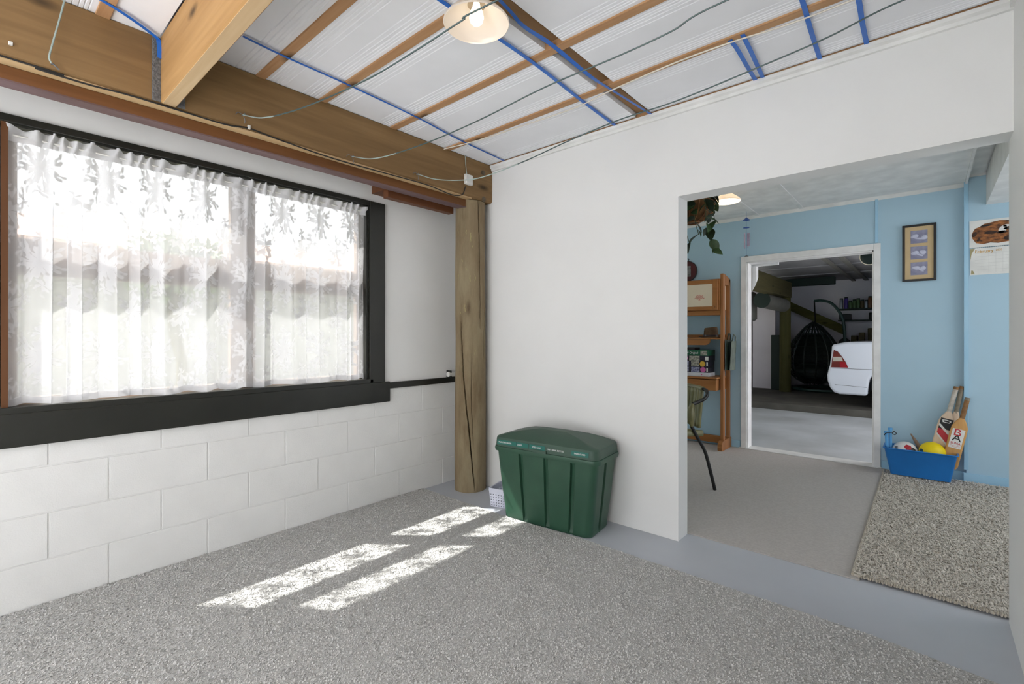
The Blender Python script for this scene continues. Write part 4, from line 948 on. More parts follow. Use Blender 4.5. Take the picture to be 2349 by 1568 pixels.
# ------------------------------------------------------------ picture and calendar
pf = empty('picture_frame', (2.785, BY, 1.6), 'tall black picture frame with three lavender relief images on blue wall', 'picture')
fx0, fx1, fz0, fz1, fw_ = 2.678, 2.892, 1.597, 2.065, .017
for a in ((fx0, fx0 + fw_, fz0, fz1), (fx1 - fw_, fx1, fz0, fz1), (fx0 + fw_, fx1 - fw_, fz0, fz0 + fw_), (fx0 + fw_, fx1 - fw_, fz1 - fw_, fz1)):
    ob('frame_rail', MB().box(a[0], a[1], BY - .026, BY - .001, a[2], a[3], bev=.002), 'frameblack', pf, sm=False)
ob('mount', MB().box(fx0 + fw_, fx1 - fw_, BY - .016, BY - .003, fz0 + fw_, fz1 - fw_), 'mat_tan', pf, sm=False)
for k in range(3):
    zc = 1.70 + .131 * k; xc = (fx0 + fx1) / 2
    im = ob('image', MB().box(xc - .053, xc + .053, BY - .0175, BY - .0162, zc - .053, zc + .053), 'artgrey', pf, sm=False)
    n = 5
    for q_ in range(3):
        rr_ = random.Random(k * 7 + q_); ex, ez = xc + (-.024, .026, .0)[q_] + rr_.uniform(-.006, .006), zc + (.004, -.004, -.014)[q_] + rr_.uniform(-.006, .006)
        rot_ = rr_.uniform(-.7, .7); el = (.026, .022, .03)[q_]; ew = (.015, .017, .007)[q_]
        P_ = []
        for a_ in np.linspace(0, 2 * math.pi, 18, endpoint=False):
            u_, v_ = el * math.cos(a_), ew * math.sin(a_) * (1 + .35 * math.cos(a_))
            P_.append((ex + u_ * math.cos(rot_) - v_ * math.sin(rot_), BY - .0176, ez + u_ * math.sin(rot_) + v_ * math.cos(rot_)))
        top_ = [(ex + (p_[0] - ex) * .55, BY - .0205, ez + (p_[2] - ez) * .55 + .002) for p_ in P_]
        ob('relief', MB().loft([P_, top_]), 'artlight', im)
cal = empty('wall_calendar', (3.19, BY - .04, 1.6), 'wall calendar open at February with brown animal artwork above', 'calendar')
cy_ = BY - .0405; kx0, kx1 = 3.084, 3.384
ob('picture_page', MB().box(kx0, kx1, cy_ - .003, cy_ - .0006, 1.828, 2.036), 'paper', cal, sm=False)
MT['animal'] = M('animal_print', (178, 112, 58), .6, (70, 42, 26), 26, detail=7, stretch=(1, 1, 2.2)); MT['animal2'] = M('animal_print_dark', (82, 52, 34), .6, (34, 24, 20), 26, detail=7)
an = [(3.10, 1.90), (3.096, 1.93), (3.105, 1.955), (3.115, 1.975), (3.14, 1.985), (3.165, 2.005), (3.19, 2.008), (3.22, 2.015), (3.25, 2.02), (3.29, 2.015), (3.33, 2.01), (3.37, 2.0), (3.37, 1.86), (3.31, 1.858), (3.24, 1.85), (3.20, 1.858), (3.16, 1.85), (3.12, 1.862)]
ob('printed_animal', MB().prism([(x, cy_ - .0034, z) for x, z in an], (0, .0006, 0)), 'animal', cal, sm=False)
for (a, b, c_, d_, e) in ((3.112, 1.93, .013, .02, 'animal2'), (3.20, 1.935, .035, .012, 'animal2'), (3.265, 1.95, .022, .03, 'paper'), (3.262, 1.93, .03, .01, 'animal2'), (3.305, 1.955, .035, .012, 'animal2'), (3.285, 1.975, .018, .009, 'paper'), (3.135, 1.888, .008, .016, 'animal2'), (3.175, 1.99, .03, .006, 'blackp'), (3.30, 1.885, .03, .018, 'animal2')):
    ob('printed_mark', MB().prism([(a + c_ * math.cos(t) + .3 * d_ * math.sin(t), cy_ - .0042, b + d_ * math.sin(t)) for t in np.linspace(0, 2 * math.pi, 16, endpoint=False)], (0, .0006, 0)), e, cal, sm=False)
ob('date_page', MB().box(kx0 + .003, kx1, cy_ - .0036, cy_ - .0006, 1.616, 1.822), 'paper', cal, sm=False)
for k in range(24): ob('binding_loop', MB().lathe([(.003, -.0008), (.0045, 0), (.003, .0008)], (kx0 + .02 + k * .0115, cy_ - .004, 1.825), 8, 'X'), 'photo', cal)
for k in range(6): ob('rule', MB().box(kx0 + .03, kx1 - .02, cy_ - .0039, cy_ - .0035, 1.655 + .025 * k, 1.656 + .025 * k), 'paperline', cal, sm=False)
for k in range(1, 7): ob('rule', MB().box(kx0 + .03 + .038 * k, kx0 + .031 + .038 * k, cy_ - .0039, cy_ - .0035, 1.632, 1.782), 'paperline', cal, sm=False)
text('lettering', 'February', .036, (3.165, cy_ - .0042, 1.795), (1, 0, .02), (0, 0, 1), 'gold', cal, fit=.10); text('lettering', '2020', .02, (3.245, cy_ - .0042, 1.797), (1, 0, .02), (0, 0, 1), 'gold', cal, fit=.034)
ob('leaf_print', MB().prism([(kx0 + .003, cy_ - .0042, 1.82), (kx0 + .03, cy_ - .0042, 1.82), (kx0 + .012, cy_ - .0042, 1.78), (kx0 + .005, cy_ - .0042, 1.73)], (0, .0005, 0)), 'olivepat', cal, sm=False)
ob('leaf_print', MB().prism([(kx0 + .008, cy_ - .0042, 1.622), (kx0 + .03, cy_ - .0042, 1.622), (kx0 + .02, cy_ - .0042, 1.65), (kx0 + .01, cy_ - .0042, 1.652)], (0, .0005, 0)), 'olivepat', cal, sm=False)

# ------------------------------------------------------------ tub with sports gear
TZ = .028
tb = empty('sports_tub', (2.79, 5.0, TZ), 'blue plastic storage tub full of sports gear on the rug', 'tub')
def tl(x0, x1, y0, y1, z): return [(x0, y0, z), (x1, y0, z), (x1, y1, z), (x0, y1, z)]
def trr(x0, x1, y0, y1, z, r=.02): 
    return [((x0 + x1) / 2 + x, (y0 + y1) / 2 + y, z) for x, y in rrect(x1 - x0, y1 - y0, r, 4)]
ob('body', MB().loft([trr(2.615, 2.968, 4.93, 5.075, TZ + .004), trr(2.61, 2.972, 4.926, 5.08, TZ), trr(2.572, 3.008, 4.888, 5.108, .238), trr(2.568, 3.012, 4.884, 5.112, .243), trr(2.574, 3.006, 4.890, 5.106, .243), trr(2.616, 2.966, 4.932, 5.072, TZ + .006)], cap=False).loft([trr(2.612, 2.970, 4.928, 5.078, TZ), trr(2.614, 2.968, 4.93, 5.076, TZ + .006)]), 'tub', tb)
ob('rim_lip', MB().loft([trr(2.566, 3.014, 4.882, 5.114, .236, .022), trr(2.562, 3.018, 4.878, 5.118, .240, .024), trr(2.566, 3.014, 4.882, 5.114, .245, .022), trr(2.574, 3.006, 4.89, 5.106, .243, .02), trr(2.566, 3.014, 4.882, 5.114, .236, .022)], cap=False), 'tub', tb)
# soccer ball
bc = Vector((2.70, 5.0, .205)); br = .083
sb = empty('soccer_ball', bc, 'white soccer ball with red and black panels in the tub', 'ball')
ob('ball', MB().sphere(bc, br, n=36, m=20), 'ballw', sb)
def patch(c, r, d, size, n, rot=0):
    d = Vector(d).normalized(); u = d.orthogonal().normalized(); v = d.cross(u); P = [c + d * (r * 1.012)]
    for ring in (.5, 1):
        for k in range(n * 4):
            k0 = k // 4; t = (k % 4) / 4; a0 = rot + 2 * math.pi * k0 / n; a1 = rot + 2 * math.pi * (k0 + 1) / n
            e = (u * math.cos(a0) + v * math.sin(a0)) * (1 - t) + (u * math.cos(a1) + v * math.sin(a1)) * t
            P.append(c + (d + e * size * ring).normalized() * r * 1.012)
    m = n * 4; f = [(0, 1 + k, 1 + (k + 1) % m) for k in range(m)] + [(1 + k, 1 + m + k, 1 + m + (k + 1) % m, 1 + (k + 1) % m) for k in range(m)]
    return MB().add(P, f)
tocam = (CAMP - bc).normalized()
ob('red_panel', patch(bc, br, Vector((.25, -.75, .62)), .32, 5, .4), 'ballr', sb); ob('black_panel', patch(bc, br, Vector((.55, -.85, .25)), .5, 12), 'ballk', sb)
ob('printed_badge', patch(bc, br, Vector((-.62, -.6, .42)), .22, 4, .5), 'photo', sb); ob('black_panel', patch(bc, br, Vector((-.2, .9, .3)), .4, 5), 'ballk', sb)
# yellow ball
yc = Vector((2.866, 5.0, .228)); yr = .083
yb = empty('yellow_ball', yc, 'yellow foam ball with a teal mark in the tub', 'ball')
ob('ball', MB().sphere(yc, yr, (1, 1, .97), 36, 20), 'bally', yb); ob('teal_mark', patch(yc, yr, Vector((-.85, -.62, .12)), .25, 8), 'ballteal', yb)
# bats
def bat(name, label, top, bot, grip_len, hr, bw, th_, blade_mat, grip_mat, tag_fn=None, grp='cricket bats in the tub'):
    top = Vector(top); bot = Vector(bot); ax = (top - bot).normalized(); L_ = (top - bot).length
    rt = Vector((1, .0, 0)); rt = (rt - ax * rt.dot(ax)).normalized(); nf = rt.cross(ax).normalized()
    if nf.y > 0: nf = -nf
    root = empty(name, bot, label, 'bat', grp)
    def loop(t, w_, d_, off=0):
        c = bot + ax * t; r = min(w_, d_) * .3
        return [c + rt * x + nf * (-y + off) for x, y in rrect(w_, d_, r, 4)]
    s = L_ - grip_len
    ob('blade', MB().loft([loop(0, bw * .8, th_ * .6), loop(.02, bw, th_), loop(s - .11, bw, th_), loop(s - .07, bw * .96, th_ * .95), loop(s - .035, bw * .7, th_ * .9), loop(s, hr * 2.1, hr * 2)]), blade_mat, root)
    ob('grip', MB().tube([bot + ax * (s - .01), bot + ax * (s + .02), bot + ax * (L_ - .02), bot + ax * L_], [hr, hr * 1.02, hr, hr * 1.04], 14), grip_mat, root)
    ob('grip_band', MB().tube([bot + ax * (L_ - .022), bot + ax * (L_ + .001)], hr * 1.07, 14), 'gripb' if grip_mat != 'gripb' else 'gripg', root)
    if tag_fn: tag_fn(root, bot, ax, rt, nf, s, bw, th_)
    return root
def stickers_ba(root, bot, ax, rt, nf, s, bw, th_):
    def q(x, t): return bot + ax * t + rt * x + nf * (th_ / 2 + .0008)
    st = ob('label_sticker', MB().prism([q(-.036, s - .235), q(.036, s - .235), q(.036, s - .085), q(-.036, s - .085)], nf * .0006), 'paper', root, sm=False)
    c = lambda x, t: bot + ax * t + rt * x + nf * (th_ / 2 + .0018)
    text('lettering', 'B', .075, c(-.004, s - .115), rt, ax, 'red', root, fit=.04); text('lettering', 'A', .075, c(0, s - .158), rt, ax, 'blackp', root, fit=.055)
    text('lettering', 'SUNA', .026, c(0, s - .198), rt, ax, 'red', root, fit=.058)
    for k in range(2): ob('rule', MB().prism([c(-.028, s - .217 - .009 * k), c(.028, s - .217 - .009 * k), c(.028, s - .2155 - .009 * k), c(-.028, s - .2155 - .009 * k)], nf * .0004), 'red', root, sm=False)
def stickers_red(root, bot, ax, rt, nf, s, bw, th_):
    def q(x, t, k=.0008): return bot + ax * t + rt * x + nf * (th_ / 2 + k)
    ob('black_block', MB().prism([q(-.036, s - .14), q(.04, s - .14), q(.04, s - .055), q(-.036, s - .055)], nf * .0006), 'blackp', root, sm=False)
    ob('white_mark', MB().prism([q(-.02, s - .088, .0016), q(.02, s - .088, .0016), q(.03, s - .07, .0016), q(0, s - .064, .0016), q(-.026, s - .068, .0016)], nf * .0004), 'paper', root, sm=False)
    ob('white_mark', MB().prism([q(-.014, s - .083, .0022), q(.016, s - .083, .0022), q(.02, s - .073, .0022), q(0, s - .070, .0022), q(-.018, s - .073, .0022)], nf * .0003), 'blackp', root, sm=False)
    ob('white_stripe', MB().prism([q(-.036, s - .098, .0016), q(-.036, s - .118, .0016), q(.04, s - .186, .0016), q(.04, s - .166, .0016)], nf * .0004), 'paper', root, sm=False)
    ob('red_stripe', MB().prism([q(-.036, s - .12), q(-.036, s - .175), q(.04, s - .25), q(.04, s - .187)], nf * .0006), 'red', root, sm=False)
    ob('white_stripe', MB().prism([q(-.036, s - .176), q(-.036, s - .19), q(.04, s - .265), q(.04, s - .251)], nf * .0006), 'paper', root, sm=False)
def by(x, y, Y): return onY(x, y, Y)
bat('cricket_bat', 'brown gripped cricket bat with a B A label leaning in the tub', by(2220, 912, 5.06), by(2176, 1072, 4.99), .165, .0155, .098, .035, 'batwood', 'gripb', stickers_ba)
bat('cricket_bat', 'white gripped cricket bat with red and black stripes in the tub', by(2194, 887, 5.11), by(2140, 1072, 5.035), .205, .0155, .095, .034, 'batpale', 'gripw', stickers_red)
bat('cricket_bat', 'grey gripped cricket bat leaning behind the other two bats', by(2207, 886, 5.15), by(2165, 1068, 5.08), .205, .014, .07, .022, 'batpale', 'gripg')
t0, t1 = by(2160, 985, 5.135), by(2128, 1062, 5.095)
pb = empty('purple_bat_edge', t1, 'purple and white paddle edge left of the bats in the tub', 'paddle')
ob('paddle', MB().tube([t1, t1.lerp(t0, .5) + Vector((-.006, 0, 0)), t0], [.006, .018, .008], 8), 'batpale', pb); ob('purple_edge', MB().tube([t1 + Vector((-.008, 0, 0)), t1.lerp(t0, .5) + Vector((-.026, 0, 0)), t0 + Vector((-.004, 0, 0))], .005, 8), 'purple', pb)
t0, t1 = by(2089, 994, 5.06), by(2125, 1050, 5.06)
ob('driftwood_stick', MB().tube([t0, t0.lerp(t1, .3), t1], [.004, .012, .022], 10), 'stick', None, 'pointed grey brown stick between the two balls in the tub', 'stick')
for i, (x, y0_, xb) in enumerate(((2033, 990, 2036), (2042, 982, 2043))):
    t0, t1 = by(x, y0_, 4.97 + .03 * i), by(xb, 1045, 4.97 + .03 * i)
    so = empty('plastic_stump', t1, ('shorter' if i == 0 else 'taller') + ' light blue plastic stump tied with black cord', 'stump', 'blue stumps in the tub')
    ob('shaft', MB().tube([t1, t0], .0115, 14), 'stump', so); ob('cap', MB().tube([t0 - Vector((0, 0, .012)), t0 + Vector((0, 0, .006))], .0155, 14), 'stump', so)
q = by(2036, 992, 4.965)
cd = empty('elastic_tie', q, 'black elastic cord looped around the blue stumps', 'cord')
ob('loop', MB().tube(catmull([q + Vector(v) for v in ((-.022, .0, -.022), (-.012, -.012, -.004), (.01, -.013, .004), (.03, -.004, .008), (.045, .01, .012), (.055, .014, 0), (.045, .012, -.012), (.032, .004, -.002), (.04, .002, .016), (.054, .008, .008))], 6), .003, 6), 'blackmetal', cd)

# ============================================================ GARAGE beyond the door
GB, GZ = 11.4, 2.24
ob('floor_garage', MB().box(-3.2, 9.2, BY + .125, 8.2, -.14, 0), 'concrete', kind='structure', sm=False)
ob('floor_garage_step', MB().box(-3.2, 6.2, 8.2, GB + .1, -.14, .10, bev=.01), 'concshade', kind='structure', sm=False)  # shade at the back of the garage put into the slab colour
ob('wall_garage_back', MB().box(-3.2, 6.2, GB, GB + .12, .1, 2.6), 'gwall', kind='structure', sm=False)
gl = MB().box(-2.1, -1.95, BY + .12, 5.45, 0, 2.6); gl.box(-2.1, -1.95, 7.6, GB, 0, 2.6); gl.box(-2.1, -1.95, 5.45, 7.6, 2.15, 2.6)
ob('wall_garage_left', gl, 'gwall', kind='structure', sm=False); ob('wall_garage_right', MB().box(6.1, 6.2, 8.1, GB, 0, 2.6).box(3.4, 3.52, BY + .12, 5.4, 0, 2.6).box(3.4, 3.52, 5.4, 8.1, 2.15, 2.6).box(3.52, 6.1, 8.1, 8.2, 0, 2.6), 'gwall', kind='structure', sm=False)  # unseen openings in both side walls, added to daylight the garage floor
ob('wall_garage_front', MB().box(-2.1, -1.4, BY, BY + .12, 0, 2.6), 'gwall', kind='structure', sm=False)
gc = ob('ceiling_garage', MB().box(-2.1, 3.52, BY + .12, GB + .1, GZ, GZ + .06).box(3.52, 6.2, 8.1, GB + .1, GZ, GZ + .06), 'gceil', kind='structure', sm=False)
for y in (6.4, 7.6, 8.8, 10.0): ob('ceiling_batten', MB().box(-1.9, 3.38, y - .03, y + .03, GZ - .015, GZ), 'gceil', gc, sm=False)
for x in (1.75, 1.95): ob('ceiling_strip', MB().box(x - .03, x + .03, 6.4, GB, GZ - .04, GZ - .016), 'duct', gc, sm=False)
gp = onY(1801, 800, 10.0)
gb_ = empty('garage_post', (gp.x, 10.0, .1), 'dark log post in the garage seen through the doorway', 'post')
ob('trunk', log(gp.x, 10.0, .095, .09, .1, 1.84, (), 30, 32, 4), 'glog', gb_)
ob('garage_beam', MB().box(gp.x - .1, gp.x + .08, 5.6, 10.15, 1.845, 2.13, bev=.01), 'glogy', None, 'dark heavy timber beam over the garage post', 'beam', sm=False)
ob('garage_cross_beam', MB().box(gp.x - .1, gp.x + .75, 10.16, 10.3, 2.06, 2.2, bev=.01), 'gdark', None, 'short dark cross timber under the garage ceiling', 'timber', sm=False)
a0, a1 = onY(1808, 700, 11.2), onY(1938, 758, 11.2)
ob('garage_brace', MB().prism([a0 + Vector((0, 0, .09)), a1 + Vector((0, 0, .09)), a1 - Vector((0, 0, .09)), a0 - Vector((0, 0, .09))], (0, .1, 0)), 'glogx', None, 'diagonal olive timber brace behind the hanging chair', 'brace', sm=False)
q0, q1 = onY(1748, 688, 8.9), onY(1796, 700, 9.85)
gd = empty('garage_duct', q0, 'grey round duct pipe below the garage beam', 'duct'); ob('duct_pipe', MB().tube([q0, q1], .125, 24), 'duct', gd); ob('duct_collar', MB().tube([q0 + (q0 - q1).normalized() * .02, q0], .135, 24), 'gdark', gd)
ob('garage_partition', MB().box(-1.9, onY(1778, 700, 10.35).x, 10.35, 10.42, .1, GZ - .001), 'gwall', None, 'plain grey partition at the left of the garage', 'partition', sm=False)
q = onY(1722, 700, 9.3); tk = empty('storage_tank', (q.x - .1, 9.3, .1), 'pale grey cylinder tank at the left edge of the doorway', 'tank')
ob('tank', MB().lathe([(.0001, 1.3), (.18, 1.3), (.22, 1.34), (.22, 1.78), (.18, 1.82), (.0001, 1.82)], (q.x - .12, 9.3, .1), 28), 'duct', tk); ob('tank_stand', MB().lathe([(.15, 0), (.15, 1.3)], (q.x - .12, 9.3, .1), 20, cap=True), 'concshade', tk)
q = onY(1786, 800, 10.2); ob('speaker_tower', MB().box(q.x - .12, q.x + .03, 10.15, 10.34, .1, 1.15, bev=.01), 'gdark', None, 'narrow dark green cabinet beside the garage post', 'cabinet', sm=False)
# hanging egg chair
hc = empty('hanging_egg_chair', onY(1868, 870, 10.5), 'dark woven egg chair hanging from a curved stand in the garage', 'hanging chair')
ctop = onY(1870, 738, 10.5); cbt = onY(1866, 880, 10.5); ccx, ccy = cbt.x, 10.5
H_ = ctop.z - cbt.z
eg = lambda t: .44 * math.sin(math.pi * min(1, (t * .98 + .02) ** .72)) ** .75 + .012
for k in range(14):
    a = 2 * math.pi * k / 14
    ob('rib', MB().tube([(ccx + eg(t) * math.cos(a), ccy + eg(t) * .8 * math.sin(a), cbt.z + H_ * t) for t in np.linspace(0, 1, 14)], .014, 6), 'wicker', hc)
for t in np.linspace(.05, .95, 14): ob('woven_ring', MB().tube([(ccx + eg(t) * math.cos(a), ccy + eg(t) * .8 * math.sin(a), cbt.z + H_ * t) for a in np.linspace(0, 2 * math.pi, 25)], .008, 5), 'wicker', hc)
ob('woven_back', MB().grid([[(ccx + (eg(t) - .012) * math.cos(a), ccy + (eg(t) - .012) * .8 * math.sin(a), cbt.z + H_ * t) for a in np.linspace(-.9, 2.6, 20)] for t in np.linspace(.0, .8, 14)]), 'wicker', hc)
ob('cushion', MB().sphere((ccx, ccy, cbt.z + .22), .32, (1, .8, .62)), 'wicker', hc)
sp_pts = [(1868, 690), (1885, 689), (1905, 694), (1922, 710), (1934, 735), (1938, 780), (1938, 840), (1932, 880)]
ob('stand_pole', MB().tube(catmull([onY(x, y, 10.9) for x, y in sp_pts], 6), .026, 10), 'gpole', hc); ob('hanging_spring', MB().tube([onY(1868, 690, 10.9), ctop], .012, 8), 'blackmetal', hc)
ob('base_ring', MB().lathe([(.46, .105), (.5, .13), (.5, .16), (.44, .16), (.46, .105)], (ccx + .1, 10.62, 0), 32), 'gpole', hc)
# shelves with jars
s0, s1 = onY(1924, 708, GB - .15), onY(2030, 705, GB - .15)
for nm, yy, lb in (('wall_shelf', 707, 'upper garage wall shelf holding jars and cans'), ('wall_shelf', 733, 'lower garage wall shelf with small clutter')):
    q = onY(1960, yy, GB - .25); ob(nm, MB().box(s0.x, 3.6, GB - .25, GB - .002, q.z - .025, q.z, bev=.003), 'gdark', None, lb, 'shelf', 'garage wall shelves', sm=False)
q = onY(1960, 707, GB - .25)
names = [('jar1', 'steel coloured can at the left end of the upper garage shelf'), ('jar2', 'violet tin second on the upper garage shelf'), ('jar3', 'first small green jar on the upper garage shelf'), ('jar3', 'second small green jar on the upper garage shelf'), ('jar3', 'taller green jar with dark cap on the garage shelf'), ('clutter', 'dark olive jar in the middle of the garage shelf'), ('jar1', 'short clear jar on the upper garage shelf'), ('jar4', 'tall brown jar on the upper garage shelf'), ('jar4', 'brown jar nearest the door frame on the garage shelf')]
xs_ = [onY(x, 700, GB - .14).x for x in (1930, 1941, 1951, 1960, 1969, 1978, 1987, 1996, 2005)]
hs = (.20, .22, .15, .17, .19, .16, .15, .22, .23)
for (mt, lb), x, h_ in zip(names, xs_, hs):
    root = empty('jar', (x, GB - .14, q.z), lb, 'jar', 'jars on the garage shelf')
    ob('jar_body', MB().lathe([(.0001, 0), (.029, 0), (.031, .01), (.031, h_ - .03), (.025, h_ - .015), (.025, h_), (.0001, h_)], (x, GB - .14, q.z), 16), mt, root); ob('jar_lid', MB().lathe([(.027, h_ - .014), (.027, h_ + .008), (.0001, h_ + .009)], (x, GB - .14, q.z), 16), 'gdark', root)
q = onY(1935, 733, GB - .25); ob('shelf_radio', MB().box(s0.x + .01, s0.x + .2, GB - .2, GB - .05, q.z, q.z + .11, bev=.01), 'cardark', None, 'small dark box on the lower garage shelf', 'box', sm=False)
q = onY(1998, 733, GB - .25); ob('shelf_tin', MB().lathe([(.0001, 0), (.04, 0), (.04, .13), (.03, .14), (.0001, .14)], (q.x, GB - .14, q.z), 14), 'cardark', None, 'dark tin at the right of the lower garage shelf', 'tin')
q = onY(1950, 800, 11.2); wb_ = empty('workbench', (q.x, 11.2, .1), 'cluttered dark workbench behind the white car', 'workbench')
ob('bench_top', MB().box(q.x - .12, 3.6, 11.10, 11.39, .86, .90, bev=.005), 'concshade', wb_, sm=False)
for x in (q.x - .08, 3.5): ob('leg', MB().box(x, x + .07, 11.12, 11.19, .1, .86), 'concshade', wb_, sm=False)
for i, (px_, py_, w_, h_, lb) in enumerate(((1960, 765, .09, .16, 'olive clutter box on the workbench behind the car'), (1977, 760, .09, .22, 'upright brown clutter piece on the workbench'), (2003, 760, .16, .30, 'tan carton at the right of the workbench'))):
    x = onY(px_, py_, 11.2).x; ob('clutter_box', MB().box(x - w_ / 2, x + w_ / 2, 11.15, 11.3, .9005, .9 + h_ + .08, bev=.01, rot=Matrix.Rotation(.12 * (i - 1), 3, 'Z'), piv=(x, 11.22, 1)), 'clutter', None, lb, 'box', 'workbench clutter', sm=False)
q = onY(1947, 778, 11.2); ob('grinder_wheel', MB().lathe([(.0001, .03), (.03, .035), (.085, .03), (.095, 0), (.085, -.03), (.03, -.035), (.0001, -.03)], (q.x - .07, 11.22, .9955), 26, 'Y'), 'cardark', None, 'round dark grinder wheel on the workbench left end', 'wheel')

# ------------------------------------------------------------ white car (rear quarter through the doorway)
CYp = 8.42; CZ0 = .10
car = empty('white_car', (3.6, 9.2, CZ0), 'white sedan parked in the garage with red tail light showing', 'car')
def ck(x, y): p_ = onY(x, y, CYp); return (p_.x, p_.z)
rear = [ck(1908, 790), ck(1906, 815), ck(1903, 838), ck(1900, 846), ck(1897, 860), ck(1898, 873), ck(1903, 888), ck(1912, 899)]
k0 = ck(1960, 785)
prof = [(1.795, 1.035), (1.772, 1.005), (1.765, .90), (1.752, .76), (1.745, .66)]
def wheelarch(cx, cz, r, n=10): return [(cx - r * math.cos(math.pi * k / n), cz + r * math.sin(math.pi * k / n)) for k in range(n + 1)]
wz = CZ0 + .31; wx1, wx2 = 2.55, 5.15
dk_ = rear[0][1]
body = [(rear[0][0] + .0, dk_), *[(a, b) for a, b in rear[1:]], (ck(1925, 904)[0], ck(1925, 904)[1]), (wx1 - .36, CZ0 + .18)] + [(x, z) for x, z in wheelarch(wx1, wz, .35)] + [(wx1 + .36, CZ0 + .18), (wx2 - .36, CZ0 + .18)] + wheelarch(wx2, wz, .35) + [(wx2 + .36, CZ0 + .18), (wx2 + .85, CZ0 + .22), (wx2 + .88, CZ0 + .55), (wx2 + .7, CZ0 + .78), (wx2 - .25, CZ0 + .92), (wx1 + .35, CZ0 + .96), (ck(1985, 783)[0], ck(1985, 783)[1]), (ck(1940, 784)[0], ck(1940, 784)[1])]
def carbody(poly, y0, y1, cx, shr=.06):
    bm = bmesh.new(); n = len(poly); L_ = []
    zc = .6
    for y, s in ((y0 + .07, .955), (y0 + .02, .988), (y0, 1.0), (y1, 1.0), (y1 - .02 + .0, .988), (y1 + .0, .955)):
        L_.append([(cx + (x - cx) * (1 - (1 - s) * .35) if False else x + (.0 if s == 1 else (1 - s) * (1 if x < cx else -1)), y, z + (0 if s == 1 else -(1 - s) * (.9 if z > .7 else -.6))) for x, z in poly])
    return MB().loft([L_[0], L_[1], L_[2], L_[3]])
bodym = MB().loft([[(x, CYp, z) for x, z in body], [(x, CYp + 1.56, z) for x, z in body]])
o = ob('body_shell', bodym, 'carwhite', car, sm=True); bv = o.modifiers.new('b', 'BEVEL'); bv.width = .035; bv.segments = 4; bv.limit_method = 'ANGLE'; bv.angle_limit = math.radians(40)
cabin = [(wx1 - .12, CZ0 + .95), (wx1 + .55, CZ0 + 1.34), (wx1 + 1.45, CZ0 + 1.37), (wx2 - .45, CZ0 + .93)]
o = ob('cabin', MB().loft([[(x, CYp + .10, z) for x, z in cabin[:1]] + [(cabin[1][0], CYp + .22, cabin[1][1]), (cabin[2][0], CYp + .22, cabin[2][1]), (cabin[3][0], CYp + .10, cabin[3][1])], [(cabin[0][0], CYp + 1.46, cabin[0][1]), (cabin[1][0], CYp + 1.40, cabin[1][1]), (cabin[2][0], CYp + 1.40, cabin[2][1]), (cabin[3][0], CYp + 1.46, cabin[3][1])]]), 'carwhite', car)
ob('side_window', MB().prism([(wx1 + .18, CYp + .12, CZ0 + .98), (wx1 + .62, CYp + .205, CZ0 + 1.29), (wx1 + 1.4, CYp + .205, CZ0 + 1.31), (wx2 - .75, CYp + .12, CZ0 + .98)], (0, -.02, 0)), 'cardark', car, sm=False)
for wx in (wx1, wx2):
    for yy in (CYp + .02, CYp + 1.34):
        wh = ob('tyre', MB().lathe([(.17, .0), (.28, -.005), (.305, .02), (.305, .16), (.28, .18), (.17, .18)], (wx, yy, wz), 32, 'Y'), 'tyre', car)
        ob('hubcap', MB().lathe([(.0001, -.004), (.06, .0), (.16, .004), (.172, .02), (.172, .15), (.0001, .15)], (wx, yy, wz), 24, 'Y'), 'jar1', wh)
def side(pts, name, mat, th_=.006, par=None): return ob(name, MB().prism([(x, CYp - th_, z) for x, z in [ck(*p_) for p_ in pts]], (0, th_ - .0005, 0)), mat, par or car, sm=False)
tl_ = side([(1913, 802), (1922, 806), (1932, 818), (1940, 830), (1946, 843), (1907, 842), (1909, 822)], 'tail_light', 'lampamber', .008)
side([(1926, 829), (1939, 830), (1945, 842.5), (1927, 842)], 'red_lens', 'lampred', .011, tl_); side([(1911, 818), (1930, 818), (1934, 828), (1911, 828)], 'clear_lens', 'lampclear', .011, tl_)
side([(1908, 843.5), (2030, 848.5), (2030, 849.3), (1908, 844.3)], 'panel_gap', 'cardark', .002); side([(1915, 881), (1988, 888), (1988, 888.8), (1915, 881.8)], 'bumper_crease', 'photo', .002)
# small things at the top of the doorway
q = onY(1996, 588, 5.6); cpx = empty('round_hat', q, 'dark round hat with pale rim hung inside the garage doorway', 'hat')
ob('dome', MB().sphere(q, .075, (1, .6, 1), 24, 14), 'gdark', cpx); ob('brim', MB().lathe([(.076, -.006), (.082, 0), (.076, .006), (.072, 0), (.076, -.006)], (q.x, q.y - .01, q.z), 28, 'Y'), 'cream', cpx); ob('chin_strap', MB().tube([q + Vector((0, 0, .07)), Vector((q.x, q.y, GZ))], .004, 6), 'cardark', cpx)
dc = empty('curtain_bracket', (DX0 + .03, 5.36, 1.75), 'white folded bracket at the top left of the garage doorway', 'bracket')
ob('folded_flap', MB().loft([[(DX0 + .019, y, z) for y, z in ((5.325, 1.60), (5.325, 1.89), (5.40, 1.89), (5.40, 1.70))], [(DX0 + .05, y, z) for y, z in ((5.325, 1.66), (5.325, 1.888), (5.40, 1.888), (5.40, 1.72))], [(DX0 + .058, y, z) for y, z in ((5.325, 1.72), (5.325, 1.886), (5.40, 1.886), (5.40, 1.75))]]), 'doorwhite', dc)
ob('head_rail', MB().box(DX0 + .02, DX0 + .26, 5.325, 5.36, 1.855, 1.885, bev=.004), 'doorwhite', dc, sm=False)

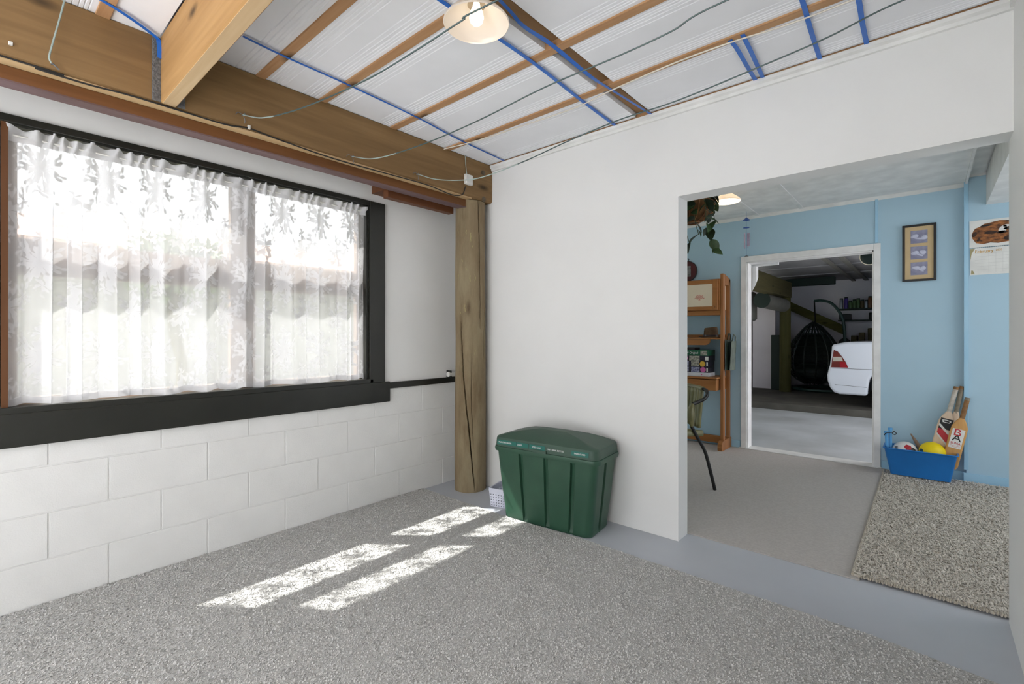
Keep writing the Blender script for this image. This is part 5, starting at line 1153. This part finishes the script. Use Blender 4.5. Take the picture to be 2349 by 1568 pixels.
# ============================================================ OUTSIDE the window
ob('lawn', MB().box(-30, -3.0, -12, 20, -.3, -.1), 'lawn', None, 'sunlit green lawn outside the window', 'lawn', sm=False)
ob('yard_paving', MB().box(-.14, 6, -14, YB - .41, -.3, -.02), 'slab', None, 'pale paved yard behind the room', 'paving', sm=False)
ob('side_path', MB().box(-3.0, -.14, -12, 20, -.3, -.1), 'path', None, 'pale concrete path outside below the window', 'path', sm=False)
ob('eave', MB().box(-.40, -.131, YB - .5, 3.4, 2.372, 2.40), 'eave', kind='structure', sm=False)
nh = empty('neighbour_house', (-8, 3, -.1), 'pale neighbouring house with terracotta roof beyond the window', 'house')
ob('wall', MB().box(-13, -7.6, -6, 12, -.1, 2.35), 'ext', nh, sm=False); ob('fascia', MB().box(-7.6, -7.0, -6.4, 12.4, 2.2, 2.55), 'fascia', nh, sm=False)
ob('roof', MB().prism([(-7.0, -6.4, 2.55), (-7.0, -6.4, 2.6), (-10.3, -6.4, 3.5), (-13.6, -6.4, 2.6), (-13.6, -6.4, 2.55)], (0, 18.8, 0)), 'roof', nh, sm=False)
def tree(label, x, y, h_, r_, n, seed):
    root = empty('garden_tree', (x, y, -.1), label, 'tree', 'trees outside the window'); rr = random.Random(seed)
    ob('trunk', MB().tube(catmull([(x, y, -.085), (x + .05, y + .1, h_ * .3), (x - .05, y + .02, h_ * .6), (x, y, h_ * .85)], 5), .07, 8), 'glog', root)
    m = MB()
    for k in range(n):
        a = rr.uniform(0, 6.28); b = rr.uniform(-1, 1); q_ = rr.uniform(.35, 1) * r_
        c = Vector((x + q_ * math.cos(a) * math.sqrt(1 - b * b), y + q_ * math.sin(a) * math.sqrt(1 - b * b), h_ + q_ * b * .7))
        d_ = Vector((rr.gauss(0, 1), rr.gauss(0, 1), rr.gauss(0, 1))).normalized(); e = d_.orthogonal().normalized() * .04
        m.add([c, c + d_ * .05 + e, c + d_ * .13, c + d_ * .05 - e], [(0, 1, 2, 3)])
    o = ob('foliage', m, 'tleaf', root); tag(o, kind='stuff')
tree('leafy tree outside the right half of the window', -4.6, 5.6, 1.9, .8, 1500, 2)
tree('leafy tree outside the left half of the window', -5.2, 1.9, 2.1, .7, 1200, 4)
